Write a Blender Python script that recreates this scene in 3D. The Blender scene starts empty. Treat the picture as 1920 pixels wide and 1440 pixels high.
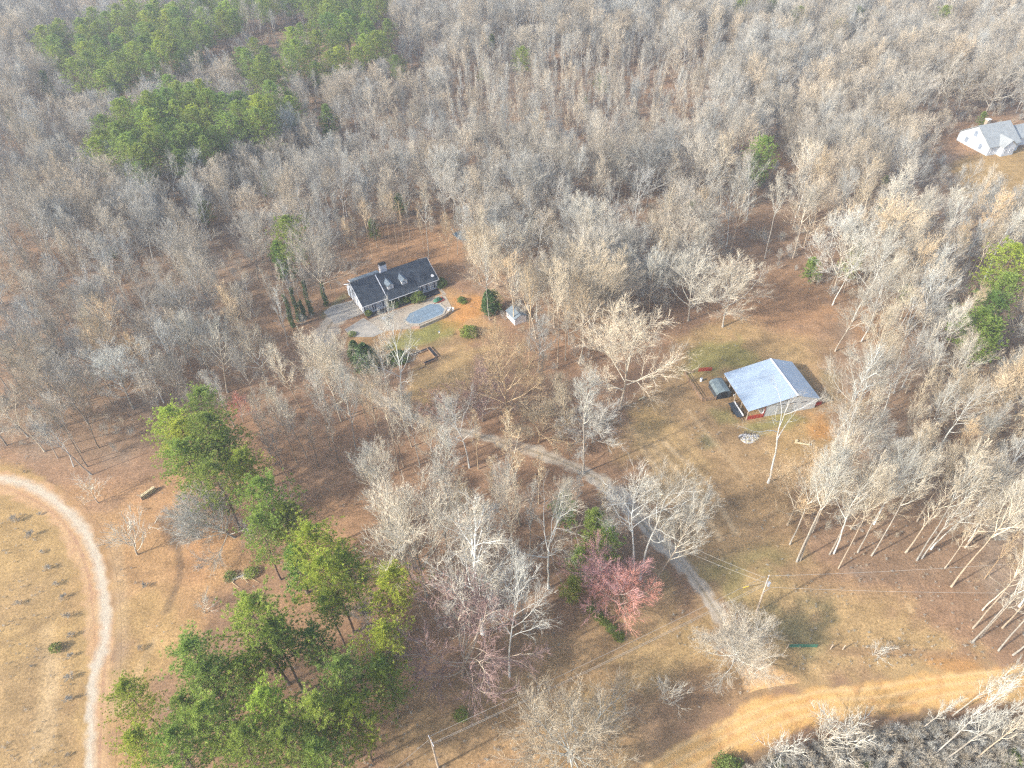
import bpy, math, random
import numpy as np
from mathutils import Vector, Matrix
sc = bpy.context.scene
R_ = math.radians

# ------------------------------------------------------------------ camera
CAM_H, PITCH, ROLL, FPX = 118.0, 42.5, -2.0, 1333.0
_p, _r = R_(PITCH), R_(ROLL)
_f = np.array([0, math.cos(_p), -math.sin(_p)])
_rt = np.array([1., 0, 0]); _up = np.cross(_rt, _f)
RT = _rt*math.cos(_r) + _up*math.sin(_r)
UP = -_rt*math.sin(_r) + _up*math.cos(_r)
cam_d = bpy.data.cameras.new('camera'); cam = bpy.data.objects.new('camera', cam_d)
sc.collection.objects.link(cam); sc.camera = cam
cam_d.sensor_fit = 'HORIZONTAL'; cam_d.sensor_width = 36.0
cam_d.lens = 36.0*FPX/1920.0
cam_d.clip_start = 1.0; cam_d.clip_end = 6000
cam.matrix_world = Matrix(((RT[0], UP[0], -_f[0], 0), (RT[1], UP[1], -_f[1], 0), (RT[2], UP[2], -_f[2], CAM_H), (0, 0, 0, 1)))

# ------------------------------------------------------------------ world, sun, exposure
SUN_EL, SHADOW_AZ = 30.0, 26.0
w = bpy.data.worlds.new('World'); sc.world = w; w.use_nodes = True
nt = w.node_tree; bg = nt.nodes['Background']
sky = nt.nodes.new('ShaderNodeTexSky'); sky.sky_type = 'NISHITA'; sky.sun_disc = False
sky.sun_elevation = R_(SUN_EL); sky.sun_rotation = R_(270-SHADOW_AZ)
sky.air_density = 1.0; sky.dust_density = 2.5
nt.links.new(sky.outputs[0], bg.inputs[0]); bg.inputs[1].default_value = 0.15
sl = bpy.data.lights.new('sun', 'SUN'); sl.energy = 2.75; sl.angle = R_(1.6); sl.color = (1.0, 0.95, 0.87)
so = bpy.data.objects.new('sun', sl); sc.collection.objects.link(so)
_d = Vector((math.cos(R_(SHADOW_AZ))*math.cos(R_(SUN_EL)), math.sin(R_(SHADOW_AZ))*math.cos(R_(SUN_EL)), -math.sin(R_(SUN_EL))))
so.rotation_euler = _d.to_track_quat('-Z', 'Y').to_euler(); so.location = (-100, 0, 150)
sc.view_settings.view_transform = 'Standard'; sc.view_settings.look = 'None'
sc.view_settings.exposure = 1.2; sc.view_settings.gamma = 1.0
sc.cycles.max_bounces = 5; sc.cycles.diffuse_bounces = 3; sc.cycles.transparent_max_bounces = 4
sc.cycles.volume_bounces = 0; sc.cycles.use_denoising = False; sc.cycles.filter_width = 1.3

# ------------------------------------------------------------------ mapping helpers (survey of the place, all in metres)
def G(x, y, z=0.0):
    d = _f*FPX + RT*(x-960) + UP*(720-y)
    t = (CAM_H-z)/-d[2]
    return np.array([d[0]*t, d[1]*t, z])
def pix(X, Y, Z):
    vx, vy, vz = X, Y, Z-CAM_H
    ww = vx*_f[0]+vy*_f[1]+vz*_f[2]
    ww = np.maximum(ww, 1e-3)
    return 960+FPX*(vx*RT[0]+vy*RT[1]+vz*RT[2])/ww, 720-FPX*(vx*UP[0]+vy*UP[1]+vz*UP[2])/ww
def height_to(base, tx, ty):
    zs = np.linspace(.5, 45, 446)
    px, py = pix(base[0]+0*zs, base[1]+0*zs, zs)
    return float(zs[np.argmin(np.abs(py-ty))])
def _h(ix, iy, s):
    n = (ix*374761393 + iy*668265263 + s*974711) & 0x7fffffff
    n = ((n ^ (n >> 13))*1274126177) & 0x7fffffff
    return ((n ^ (n >> 16)) & 0xffff)/65535.0
def vnoise(x, y, sc_, seed=0, octs=3):
    x = np.asarray(x, float)/sc_; y = np.asarray(y, float)/sc_; out = 0; amp = 1.; tot = 0
    for o in range(octs):
        ix = np.floor(x).astype(np.int64); iy = np.floor(y).astype(np.int64); fx = x-ix; fy = y-iy
        fx = fx*fx*(3-2*fx); fy = fy*fy*(3-2*fy)
        a = _h(ix, iy, seed+o); b = _h(ix+1, iy, seed+o); c = _h(ix, iy+1, seed+o); d = _h(ix+1, iy+1, seed+o)
        out = out + amp*((a*(1-fx)+b*fx)*(1-fy)+(c*(1-fx)+d*fx)*fy); tot += amp; amp *= .5; x = x*2.03+7.1; y = y*2.03+3.7
    return out/tot
def terrain(x, y):
    m = np.clip((np.asarray(y, float)-270)/160, 0, 1)*np.clip(1, 0, 1)
    return m*m*(3-2*m)*(vnoise(x, y, 95, 5, 2)-.5)*16
def poly_sd(px, py, poly):
    n = len(poly); d = np.full(px.shape, 1e9); ins = np.zeros(px.shape, bool)
    for i in range(n):
        ax, ay = poly[i]; bx, by = poly[(i+1) % n]
        ex, ey = bx-ax, by-ay; L = ex*ex+ey*ey+1e-9
        t = np.clip(((px-ax)*ex+(py-ay)*ey)/L, 0, 1)
        d = np.minimum(d, np.hypot(px-ax-t*ex, py-ay-t*ey))
        c = ((ay > py) != (by > py)) & (px < (bx-ax)*(py-ay)/(by-ay+1e-12)+ax)
        ins ^= c
    return np.where(ins, -d, d)
def line_d(px, py, pts):
    d = np.full(px.shape, 1e9)
    for i in range(len(pts)-1):
        ax, ay = pts[i]; bx, by = pts[i+1]; ex, ey = bx-ax, by-ay; L = ex*ex+ey*ey+1e-9
        t = np.clip(((px-ax)*ex+(py-ay)*ey)/L, 0, 1)
        d = np.minimum(d, np.hypot(px-ax-t*ex, py-ay-t*ey))
    return d
def W(pts): return [tuple(G(*p)[:2]) for p in pts]
def smooth_line(pts, n=8):
    P = [np.array(p, float) for p in pts]; P = [2*P[0]-P[1]]+P+[2*P[-1]-P[-2]]; out = []
    for i in range(1, len(P)-2):
        for k in range(n):
            t = k/n
            out.append(.5*((2*P[i])+(-P[i-1]+P[i+1])*t+(2*P[i-1]-5*P[i]+4*P[i+1]-P[i+2])*t*t+(-P[i-1]+3*P[i]-3*P[i+1]+P[i+2])*t**3))
    out.append(P[-2]); return out

# ------------------------------------------------------------------ object helpers
def link(o, parent=None):
    sc.collection.objects.link(o)
    if parent is not None: o.parent = parent
    return o
def tag(o, label=None, cat=None, group=None, kind=None):
    if label:
        o['label'] = label
        if not 4 <= len(label.split()) <= 16: print('LABEL', len(label.split()), label)
    if cat: o['category'] = cat
    if group: o['group'] = group
    if kind: o['kind'] = kind
    return o
def thing(name, label, cat, loc=(0, 0, 0), rz=0, group=None):
    o = bpy.data.objects.new(name, None); link(o); o.location = loc; o.rotation_euler = (0, 0, rz); o.empty_display_size = .3
    return tag(o, label, cat, group)
def mesh(name, V, F, mats, mi=None, smooth=False):
    me = bpy.data.meshes.new(name)
    me.from_pydata([tuple(v) for v in V], [], [tuple(f) for f in F])
    for m in (mats if isinstance(mats, (list, tuple)) else [mats]): me.materials.append(m)
    if mi is not None: me.polygons.foreach_set('material_index', np.array(mi, dtype=np.int32))
    if smooth: me.polygons.foreach_set('use_smooth', [True]*len(me.polygons))
    me.update(); return me
class MB:
    def __init__(s): s.V = []; s.F = []
    def add(s, vs, fs):
        b = len(s.V); s.V += [tuple(map(float, v)) for v in vs]; s.F += [tuple(b+i for i in f) for f in fs]; return s
    def box(s, x0, y0, z0, x1, y1, z1):
        return s.add([(x0, y0, z0), (x1, y0, z0), (x1, y1, z0), (x0, y1, z0), (x0, y0, z1), (x1, y0, z1), (x1, y1, z1), (x0, y1, z1)],
                     [(3, 2, 1, 0), (4, 5, 6, 7), (0, 1, 5, 4), (1, 2, 6, 5), (2, 3, 7, 6), (3, 0, 4, 7)])
    def prism_u(s, prof, u0, u1):      # profile in (v, z), swept along u
        n = len(prof)
        vs = [(u0, v, z) for v, z in prof]+[(u1, v, z) for v, z in prof]
        return s.add(vs, [tuple(range(n))[::-1], tuple(range(n, 2*n))]+[(i, (i+1) % n, n+(i+1) % n, n+i) for i in range(n)])
    def prism_v(s, prof, v0, v1):      # profile in (u, z), swept along v
        n = len(prof)
        vs = [(u, v0, z) for u, z in prof]+[(u, v1, z) for u, z in prof]
        return s.add(vs, [tuple(range(n)), tuple(range(n, 2*n))[::-1]]+[(i, n+i, n+(i+1) % n, (i+1) % n) for i in range(n)])
    def prism_z(s, pts, z0, z1):
        n = len(pts); vs = [(x, y, z0) for x, y in pts]+[(x, y, z1) for x, y in pts]
        return s.add(vs, [tuple(range(n))[::-1], tuple(range(n, 2*n))]+[(i, (i+1) % n, n+(i+1) % n, n+i) for i in range(n)])
    def tube(s, pts, rad, n=8, cap=True):
        pts = [np.array(p, float) for p in pts]; m = len(pts); rad = rad if isinstance(rad, (list, tuple)) else [rad]*m
        vs = []; fs = []
        for i, p in enumerate(pts):
            d = pts[min(i+1, m-1)]-pts[max(i-1, 0)]; d /= np.linalg.norm(d)+1e-9
            a = np.cross(d, [0.3, .9, .2] if abs(d[2]) > .9 else [0, 0, 1]); a /= np.linalg.norm(a); b = np.cross(d, a)
            for k in range(n):
                t = 2*math.pi*k/n; vs.append(p+rad[i]*(math.cos(t)*a+math.sin(t)*b))
        for i in range(m-1):
            for k in range(n): fs.append((i*n+k, i*n+(k+1) % n, (i+1)*n+(k+1) % n, (i+1)*n+k))
        if cap: fs += [tuple(range(n)), tuple(range((m-1)*n, m*n))]
        return s.add(vs, fs)
    def build(s, name, mat, parent=None, smooth=False):
        return link(bpy.data.objects.new(name, mesh(name, s.V, s.F, mat, smooth=smooth)), parent)

# ------------------------------------------------------------------ materials
def mat(name, col, rough=.85, var=.18, scale=1.5, var2=None, metal=0, stripes=None, bump=0, tint=False, randv=0, spec=.3, transl=0):
    m = bpy.data.materials.new(name); m.use_nodes = True; nt = m.node_tree; N = nt.nodes; Lk = nt.links
    b = N['Principled BSDF']; b.inputs['Roughness'].default_value = rough; b.inputs['Metallic'].default_value = metal
    b.inputs['Specular IOR Level'].default_value = spec
    tc = N.new('ShaderNodeTexCoord'); no = N.new('ShaderNodeTexNoise'); no.inputs['Scale'].default_value = scale; no.inputs['Detail'].default_value = 5
    Lk.new(tc.outputs['Object'], no.inputs['Vector'])
    mx = N.new('ShaderNodeMix'); mx.data_type = 'RGBA'
    c = np.array(col); lo = np.clip(c*(1-var), 0, 1); hi = np.clip((np.array(var2) if var2 else c*(1+var)), 0, 1)
    mx.inputs[6].default_value = (*lo, 1); mx.inputs[7].default_value = (*hi, 1)
    mr = N.new('ShaderNodeMapRange'); mr.inputs[1].default_value = .3; mr.inputs[2].default_value = .7
    Lk.new(no.outputs[0], mr.inputs[0]); Lk.new(mr.outputs[0], mx.inputs[0]); out = mx.outputs[2]
    if randv or tint:
        oi = N.new('ShaderNodeObjectInfo')
        if randv:
            rr = N.new('ShaderNodeMapRange'); rr.inputs[3].default_value = 1-randv; rr.inputs[4].default_value = 1+randv
            Lk.new(oi.outputs['Random'], rr.inputs[0])
            vm = N.new('ShaderNodeVectorMath'); vm.operation = 'SCALE'; Lk.new(out, vm.inputs[0]); Lk.new(rr.outputs[0], vm.inputs['Scale']); out = vm.outputs[0]
            # a second random shifts warm/cool
            wn = N.new('ShaderNodeTexWhiteNoise'); wn.noise_dimensions = '1D'; Lk.new(oi.outputs['Random'], wn.inputs['W'])
            m3 = N.new('ShaderNodeMix'); m3.data_type = 'RGBA'; m3.inputs[6].default_value = (1.13, 1.0, .84, 1); m3.inputs[7].default_value = (.95, 1.0, 1.06, 1)
            Lk.new(wn.outputs['Value'], m3.inputs[0])
            v2 = N.new('ShaderNodeVectorMath'); v2.operation = 'MULTIPLY'; Lk.new(out, v2.inputs[0]); Lk.new(m3.outputs[2], v2.inputs[1]); out = v2.outputs[0]
        if tint:
            vm = N.new('ShaderNodeVectorMath'); vm.operation = 'MULTIPLY'; Lk.new(out, vm.inputs[0]); Lk.new(oi.outputs['Color'], vm.inputs[1]); out = vm.outputs[0]
    Lk.new(out, b.inputs['Base Color'])
    if stripes or bump:
        bp = N.new('ShaderNodeBump'); bp.inputs['Strength'].default_value = .6; bp.inputs['Distance'].default_value = .03
        if stripes:
            wv = N.new('ShaderNodeTexWave'); wv.bands_direction = stripes[0]; wv.inputs['Scale'].default_value = stripes[1]
            Lk.new(tc.outputs['Object'], wv.inputs['Vector']); Lk.new(wv.outputs['Fac'], bp.inputs['Height'])
        else:
            bp.inputs['Distance'].default_value = bump; Lk.new(no.outputs[0], bp.inputs['Height'])
        Lk.new(bp.outputs[0], b.inputs['Normal'])
    if transl:
        tr = N.new('ShaderNodeBsdfTranslucent'); Lk.new(out, tr.inputs[0]); ms = N.new('ShaderNodeMixShader'); ms.inputs[0].default_value = transl
        Lk.new(b.outputs[0], ms.inputs[1]); Lk.new(tr.outputs[0], ms.inputs[2]); Lk.new(ms.outputs[0], N['Material Output'].inputs[0])
    return m
M = {}
M['bark'] = mat('bark', (.30, .27, .23), .9, .25, 1.2, tint=True, randv=.15)
M['limb'] = mat('limb_bark', (.51, .50, .445), .9, .25, .8, tint=True, randv=.15)
M['twig'] = mat('twigs', (.395, .375, .325), .9, .2, .35, tint=True, randv=.30)
M['white_bark'] = mat('white_bark', (.54, .54, .50), .85, .22, .8, var2=(.66, .66, .62), tint=True)
M['pine_bark'] = mat('pine_bark', (.17, .12, .09), .9, .3, 2, tint=True)
M['pine'] = mat('pine_needles', (.26, .385, .085), .7, .34, .9, var2=(.44, .56, .135), tint=True, randv=.16, transl=.42)
M['leaf_dark'] = mat('dark_leaves', (.07, .13, .04), .6, .35, 1.2, var2=(.12, .19, .06), tint=True)
M['leaf_bright'] = mat('bright_leaves', (.15, .20, .045), .7, .3, 1.2, tint=True)
M['shingle'] = mat('dark_shingles', (.028, .040, .058), .8, .3, .6, var2=(.055, .070, .090), spec=.4)
M['grey_roof'] = mat('grey_roof', (.17, .21, .24), .8, .15, .8)
M['pale_roof'] = mat('pale_roof', (.30, .32, .32), .8, .12, .6)
M['siding2'] = mat('white_siding', (.56, .60, .64), .75, .10, .9)
M['siding'] = mat('pale_siding', (.50, .55, .62), .7, .05, 1, stripes=('Z', 6))
M['white'] = mat('white_paint', (.78, .78, .78), .6, .05, 2)
M['navy'] = mat('navy_paint', (.02, .03, .06), .6, .1, 2)
M['glass'] = mat('window_glass', (.26, .31, .38), .15, .1, 1, spec=.6)  # pale grey-blue base has the panes' reflection painted into it
M['door_red'] = mat('red_paint', (.28, .04, .03), .6, .15, 2)
M['brick'] = mat('pale_chimney', (.62, .64, .68), .85, .1, 3)
M['black'] = mat('flat_black', (.03, .03, .03), .8, .1, 3)
M['metal_roof'] = mat('pale_metal_roof', (.33, .415, .51), .6, .06, .35, spec=.35)
M['barn_wall'] = mat('ribbed_steel_wall', (.50, .53, .55), .55, .08, .6, stripes=('X', 1.1), spec=.4)
M['wood'] = mat('weathered_timber', (.30, .20, .13), .9, .3, 2)
M['pole'] = mat('pole_timber', (.48, .40, .31), .9, .2, 1)
M['red_metal'] = mat('red_metal', (.42, .06, .04), .5, .15, 2)
M['dark_metal'] = mat('dark_metal', (.06, .07, .08), .55, .15, 2)
M['shed_roof'] = mat('shed_roof', (.16, .20, .21), .6, .2, 1)
M['galv'] = mat('galvanised', (.55, .57, .60), .4, .1, 2, metal=.4)
M['green_metal'] = mat('green_metal', (.06, .20, .13), .5, .15, 2)
M['green_cloth'] = mat('green_cloth', (.05, .16, .10), .7, .25, 2, bump=.05)
M['cover'] = mat('pool_cover', (.19, .255, .31), .6, .12, .4)
M['coping'] = mat('pool_coping', (.42, .38, .31), .8, .1, 2)
M['pink_brick'] = mat('pink_brick', (.52, .34, .25), .85, .15, 3)
M['concrete'] = mat('concrete', (.38, .345, .29), .85, .2, .5)
M['patio'] = mat('patio_pavers', (.37, .31, .235), .85, .2, 1.2)
M['mulch'] = mat('black_mulch', (.035, .035, .038), .95, .3, 3)
M['ash'] = mat('ash', (.42, .42, .42), .95, .45, 2.5, var2=(.62, .62, .62))
M['char'] = mat('charred_wood', (.07, .06, .06), .95, .4, 3)
M['log'] = mat('cut_logs', (.52, .44, .27), .9, .3, 3)
M['yellow'] = mat('yellow_plastic', (.85, .62, .03), .5, .05, 2)
M['wire'] = mat('wire', (.40, .38, .34), .5, .05, 1)
M['water'] = mat('pond_water', (.10, .15, .19), .15, .1, .3, spec=.6)
M['dry_brush'] = mat('dry_brush', (.34, .29, .23), .95, .25, 1.5, tint=True, randv=.15)
M['stone'] = mat('stone', (.38, .36, .33), .9, .2, 2)

# ------------------------------------------------------------------ ground colours
C = dict(litter=(.245, .150, .088), litter_or=(.32, .182, .090), tan=(.36, .245, .112), yel=(.335, .222, .092), brn=(.285, .188, .094),
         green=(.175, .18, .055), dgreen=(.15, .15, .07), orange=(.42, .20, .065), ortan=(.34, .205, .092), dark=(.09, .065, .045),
         grey=(.27, .22, .17), pale=(.45, .33, .19), forest=(.22, .145, .09), pink=(.58, .36, .22))
POLY = [  # (colour, weight, softness m, warp m, polygon in plan)
 ('litter', 1, 6, 6, [(-80, 850), (235, 850), (420, 760), (560, 620), (690, 478), (860, 500), (1000, 660), (1330, 480), (1500, 560), (1590, 790), (1470, 1040), (1790, 1100), (1900, 1240), (1990, 1500), (-80, 1500)]),
 ('litter_or', .75, 5, 5, [(640, 545), (650, 480), (700, 430), (850, 430), (870, 490), (830, 520)]),
 ('litter_or', .5, 5, 5, [(480, 640), (520, 540), (640, 520), (600, 600)]),
 ('litter_or', .5, 8, 8, [(1330, 500), (1500, 500), (1540, 620), (1400, 640)]),
 ('litter_or', .45, 5, 6, [(540, 960), (700, 930), (760, 1060), (700, 1080), (560, 1020)]),
 ('litter_or', .4, 5, 6, [(460, 1040), (560, 1150), (500, 1100), (380, 1130)]),
 # left field and the slope beyond the road
 ('yel', .9, 2, 3, [(-90, 860), (60, 880), (140, 980), (190, 1080), (215, 1250), (190, 1500), (-120, 1500)]),
 ('brn', .55, 10, 8, [(-90, 1250), (60, 1230), (110, 1330), (60, 1500), (-120, 1500)]),
 ('brn', .35, 6, 8, [(-90, 1120), (60, 1060), (110, 1130), (40, 1180), (-90, 1200)]),
 ('ortan', .8, 7, 9, [(150, 950), (300, 930), (430, 1000), (450, 1100), (330, 1250), (300, 1500), (190, 1500), (210, 1150)]),
 ('yel', .7, 5, 5, [(215, 1130), (300, 1120), (330, 1210), (280, 1320), (215, 1330), (210, 1200)]),
 ('litter_or', .5, 5, 7, [(150, 905), (300, 900), (400, 990), (380, 1080), (260, 960)]),
 ('litter_or', .6, 3, 4, [(330, 1000), (400, 1030), (380, 1090), (335, 1070)]),
 # strip under the power line, lawns by the dirt road
 ('brn', .9, 7, 8, [(740, 1480), (760, 1330), (960, 1250), (1080, 1130), (1250, 1080), (1330, 1130), (1420, 1300), (1200, 1480)]),
 ('tan', .9, 4, 6, [(900, 1480), (1010, 1390), (1150, 1290), (1260, 1130), (1340, 1160), (1370, 1240), (1240, 1330), (1150, 1480)]),
 ('ortan', .6, 4, 5, [(820, 1480), (880, 1420), (1010, 1380), (1120, 1440), (1160, 1500)]),
 ('litter', .7, 4, 5, [(1150, 1400), (1200, 1290), (1300, 1240), (1370, 1290), (1250, 1400)]),
 ('brn', .5, 4, 5, [(900, 1300), (1000, 1230), (1060, 1240), (960, 1330)]),
 ('green', .5, 4, 5, [(1270, 1050), (1440, 1010), (1500, 1060), (1440, 1150), (1360, 1130)]),
 ('tan', .85, 5, 6, [(1400, 1090), (1560, 1080), (1720, 1110), (1800, 1200), (1800, 1260), (1560, 1300), (1450, 1270), (1430, 1180)]),
 ('dgreen', .55, 3, 5, [(1470, 1150), (1560, 1120), (1600, 1180), (1540, 1220), (1480, 1200)]),
 ('litter', .6, 4, 4, [(1450, 1060), (1600, 1075), (1760, 1100), (1700, 1130), (1540, 1110)]),
 ('brn', .5, 4, 5, [(1560, 1130), (1680, 1120), (1700, 1180), (1600, 1190)]),
 ('orange', .55, 2, 2, [(1750, 1235), (1810, 1230), (1830, 1260), (1780, 1260)]),
 ('pale', .6, .8, .8, [(1695, 1130), (1710, 1135), (1715, 1150), (1705, 1152)]),
 # barn clearing
 ('brn', .95, 5, 6, [(1130, 790), (1280, 640), (1560, 640), (1570, 860), (1480, 1000), (1300, 1060), (1240, 960), (1170, 850)]),
 ('tan', .75, 4, 5, [(1150, 800), (1230, 770), (1330, 860), (1330, 960), (1260, 950), (1190, 870)]),
 ('yel', .65, 2, 3, [(1170, 770), (1220, 765), (1240, 800), (1185, 815)]),
 ('tan', .7, 4, 4, [(1290, 640), (1400, 600), (1540, 640), (1500, 690), (1360, 700), (1290, 680)]),
 ('green', .65, 3, 4, [(1280, 700), (1300, 660), (1390, 640), (1400, 680), (1340, 705)]),
 ('litter_or', .3, 6, 6, [(1380, 560), (1540, 580), (1560, 650), (1450, 640)]),
 ('yel', .55, 3, 3, [(1430, 850), (1480, 790), (1560, 770), (1560, 830), (1500, 870)]),
 ('orange', .6, 2, 3, [(1515, 775), (1550, 770), (1560, 810), (1530, 820)]),
 ('green', .65, 2, 2, [(1395, 792), (1430, 790), (1480, 775), (1510, 785), (1440, 805), (1400, 812)]),
 ('green', .5, 2, 2, [(1340, 770), (1370, 765), (1385, 790), (1350, 795)]),
 ('dgreen', .6, 1.5, 2, [(1305, 820), (1325, 800), (1350, 835), (1320, 850)]),
 ('litter_or', .4, 1.5, 2, [(1300, 705), (1330, 700), (1350, 740), (1318, 748)]),
 ('dark', .22, 2, 2, [(1385, 805), (1425, 805), (1428, 838), (1385, 838)]),
 ('dgreen', .35, 2, 2, [(1535, 690), (1580, 700), (1570, 760), (1545, 750)]),
 # house lawns
 ('ortan', .95, 3, 3, [(640, 640), (720, 600), (830, 545), (900, 560), (930, 620), (900, 640), (780, 680), (700, 690)]),
 ('orange', .7, 2, 3, [(850, 560), (900, 560), (910, 590), (860, 610)]),
 ('green', .85, 2.5, 3, [(725, 650), (760, 625), (830, 605), (865, 608), (820, 645), (770, 650)]),
 ('orange', .4, 2, 2, [(830, 600), (880, 590), (870, 615), (835, 615)]),
 ('tan', .9, 3, 4, [(750, 745), (770, 690), (860, 650), (910, 655), (900, 710), (850, 745), (790, 765)]),
 ('brn', .7, 1.5, 2, [(790, 650), (880, 625), (905, 630), (800, 665)]),
 ('orange', .7, 2, 2, [(725, 505), (770, 485), (790, 488), (745, 508)]),
 ('dgreen', .7, 1.2, 1, [(600, 590), (635, 560), (645, 548), (650, 556), (620, 580), (605, 600)]),
 ('yel', .5, 3, 3, [(770, 745), (860, 715), (850, 740), (800, 765)]),
 # second house's yard, clay patches in the right wood
 ('yel', .85, 4, 6, [(1800, 300), (1860, 285), (1990, 270), (1990, 400), (1900, 400), (1790, 370)]),
 ('litter_or', .6, 5, 6, [(1730, 240), (1990, 220), (1990, 260), (1790, 290)]),
 ('litter_or', .6, 6, 6, [(1580, 600), (1700, 580), (1690, 640), (1600, 640)]),
 ('dgreen', .3, 6, 6, [(1400, 1400), (1990, 1330), (1990, 1500), (1360, 1500)]),
]
LINES = [ ('brn', .35, .8, 1.2, [(30, 1440), (60, 1300), (70, 1180)]), ('pale', .25, .6, 1, [(60, 1440), (85, 1300), (88, 1180)]), ('brn', .3, 1.2, 1.5, [(110, 1440), (118, 1320), (112, 1220)]), ('brn', .3, 1, 1.5, [(0, 1150), (70, 1110), (120, 1060)]), ('dark', .15, .4, .8, [(0, 1210), (60, 1180), (140, 1130)]),
  # (colour, weight, half width m, softness m, polyline in plan)
 ('dark', .55, .45, .5, [(300, 978), (325, 1005), (336, 1040), (337, 1085), (326, 1110), (312, 1145)]),  # dark soil furrow, with the ditch's shadow painted into the stroke
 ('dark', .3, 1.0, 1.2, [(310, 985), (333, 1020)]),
 ('pale', .35, .7, .8, [(100, 1220), (98, 1300), (90, 1400)]),
 ('pale', .3, .8, 1, [(213, 1000), (225, 1100), (228, 1200), (215, 1330)]),
 ('pale', .22, .5, .6, [(240, 1330), (260, 1260), (290, 1200)]),
 ('dark', .2, 1, 1.5, [(0, 1262), (60, 1240), (108, 1215)]),
 ('pale', .6, .4, .5, [(1245, 830), (1320, 900), (1380, 1000)]),
 ('pale', .6, .4, .5, [(1225, 835), (1290, 910), (1350, 1010)]),
 ('pale', .55, .4, .5, [(1205, 840), (1260, 920), (1320, 1010)]),
 ('dark', .2, .3, .5, [(1215, 838), (1275, 915), (1335, 1010)]),
 ('pale', .35, .3, .4, [(1290, 770), (1340, 830), (1400, 900)]),
 ('dark', .25, .3, .4, [(1310, 770), (1360, 830)]),
 ('pale', .2, .5, .6, [(1180, 800), (1240, 870), (1290, 960)]),
 ('dark', .25, 1.2, 1.5, [(790, 655), (850, 640), (900, 632)]),
 ('litter', .5, .6, .6, [(1560, 1220), (1800, 1228), (1900, 1235)]),
 ('litter', .4, 1.2, 1.2, [(740, 690), (830, 660)]),
]
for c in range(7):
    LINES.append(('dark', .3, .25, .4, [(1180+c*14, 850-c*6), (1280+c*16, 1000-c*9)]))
POLYW = [(np.array(C[c]), wt, so_, wp, W(p)) for c, wt, so_, wp, p in POLY]
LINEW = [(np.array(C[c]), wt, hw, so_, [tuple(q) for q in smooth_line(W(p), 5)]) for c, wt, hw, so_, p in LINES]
def ground_col(x, y):
    x = np.asarray(x, float); y = np.asarray(y, float)
    n1 = vnoise(x, y, 9, 11); n2 = vnoise(x, y, 9, 23); n3 = vnoise(x, y, 2.3, 31); n4 = vnoise(x, y, 28, 41)
    col = np.array(C['forest'])[None]*np.ones((len(x), 1))
    k = np.clip((n4-.45)*4, 0, 1)[:, None]*.5; col = col*(1-k)+np.array(C['litter'])*k
    k = np.clip((n2-.55)*5, 0, 1)[:, None]*.35; col = col*(1-k)+np.array(C['grey'])*k
    for c, wt, so_, wp, P in POLYW:
        xs = [p[0] for p in P]; ys = [p[1] for p in P]; mg = so_+wp+2
        idx = np.where((x > min(xs)-mg) & (x < max(xs)+mg) & (y > min(ys)-mg) & (y < max(ys)+mg))[0]
        if len(idx) == 0: continue
        sd = poly_sd(x[idx], y[idx], P)+(n1[idx]-.5)*wp*2.2+(n3[idx]-.5)*wp*1.1
        k = np.clip(.5-sd/(so_*1.6), 0, 1); k = (k*k*(3-2*k)*wt)[:, None]
        col[idx] = col[idx]*(1-k)+c*k
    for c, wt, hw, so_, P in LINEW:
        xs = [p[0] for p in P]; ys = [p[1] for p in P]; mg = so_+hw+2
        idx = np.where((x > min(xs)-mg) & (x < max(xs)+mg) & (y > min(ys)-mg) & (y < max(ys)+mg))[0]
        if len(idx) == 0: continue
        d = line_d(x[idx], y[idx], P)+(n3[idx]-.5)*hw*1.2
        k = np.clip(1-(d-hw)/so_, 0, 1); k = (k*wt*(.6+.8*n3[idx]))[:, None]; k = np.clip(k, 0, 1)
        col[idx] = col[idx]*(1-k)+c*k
    return col*(.91+.42*vnoise(x, y, 5, 77))[:, None]
def colour_mesh(me, col):
    a = me.color_attributes.new('Col', 'FLOAT_COLOR', 'POINT')
    a.data.foreach_set('color', np.concatenate([np.clip(col, 0, 1), np.ones((len(col), 1))], 1).astype(np.float32).ravel())
def ground_mat(name, s1, amp):
    m = bpy.data.materials.new(name); m.use_nodes = True; nt = m.node_tree; N = nt.nodes; Lk = nt.links; b = N['Principled BSDF']
    b.inputs['Roughness'].default_value = .95; b.inputs['Specular IOR Level'].default_value = .1
    at = N.new('ShaderNodeAttribute'); at.attribute_name = 'Col'; tc = N.new('ShaderNodeTexCoord'); out = at.outputs['Color']
    for i, (sc_, am, det) in enumerate(((s1, amp, 6), (s1*.16, amp*.6, 4))):
        n = N.new('ShaderNodeTexNoise'); n.inputs['Scale'].default_value = sc_; n.inputs['Detail'].default_value = det; n.inputs['Roughness'].default_value = .7
        Lk.new(tc.outputs['Object'], n.inputs['Vector'])
        mr = N.new('ShaderNodeMapRange'); mr.inputs[1].default_value = .25; mr.inputs[2].default_value = .75; mr.inputs[3].default_value = 1-am; mr.inputs[4].default_value = 1+am
        Lk.new(n.outputs[0], mr.inputs[0]); vm = N.new('ShaderNodeVectorMath'); vm.operation = 'SCALE'
        Lk.new(out, vm.inputs[0]); Lk.new(mr.outputs[0], vm.inputs['Scale']); out = vm.outputs[0]
        if i == 0: bp = N.new('ShaderNodeBump'); bp.inputs['Distance'].default_value = .12; bp.inputs['Strength'].default_value = .7; Lk.new(n.outputs[0], bp.inputs['Height']); Lk.new(bp.outputs[0], b.inputs['Normal'])
    Lk.new(out, b.inputs['Base Color']); return m
M['ground'] = ground_mat('ground_cover', 2.3, .50)
M['road'] = ground_mat('road_surface', 2.6, .24)

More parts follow.
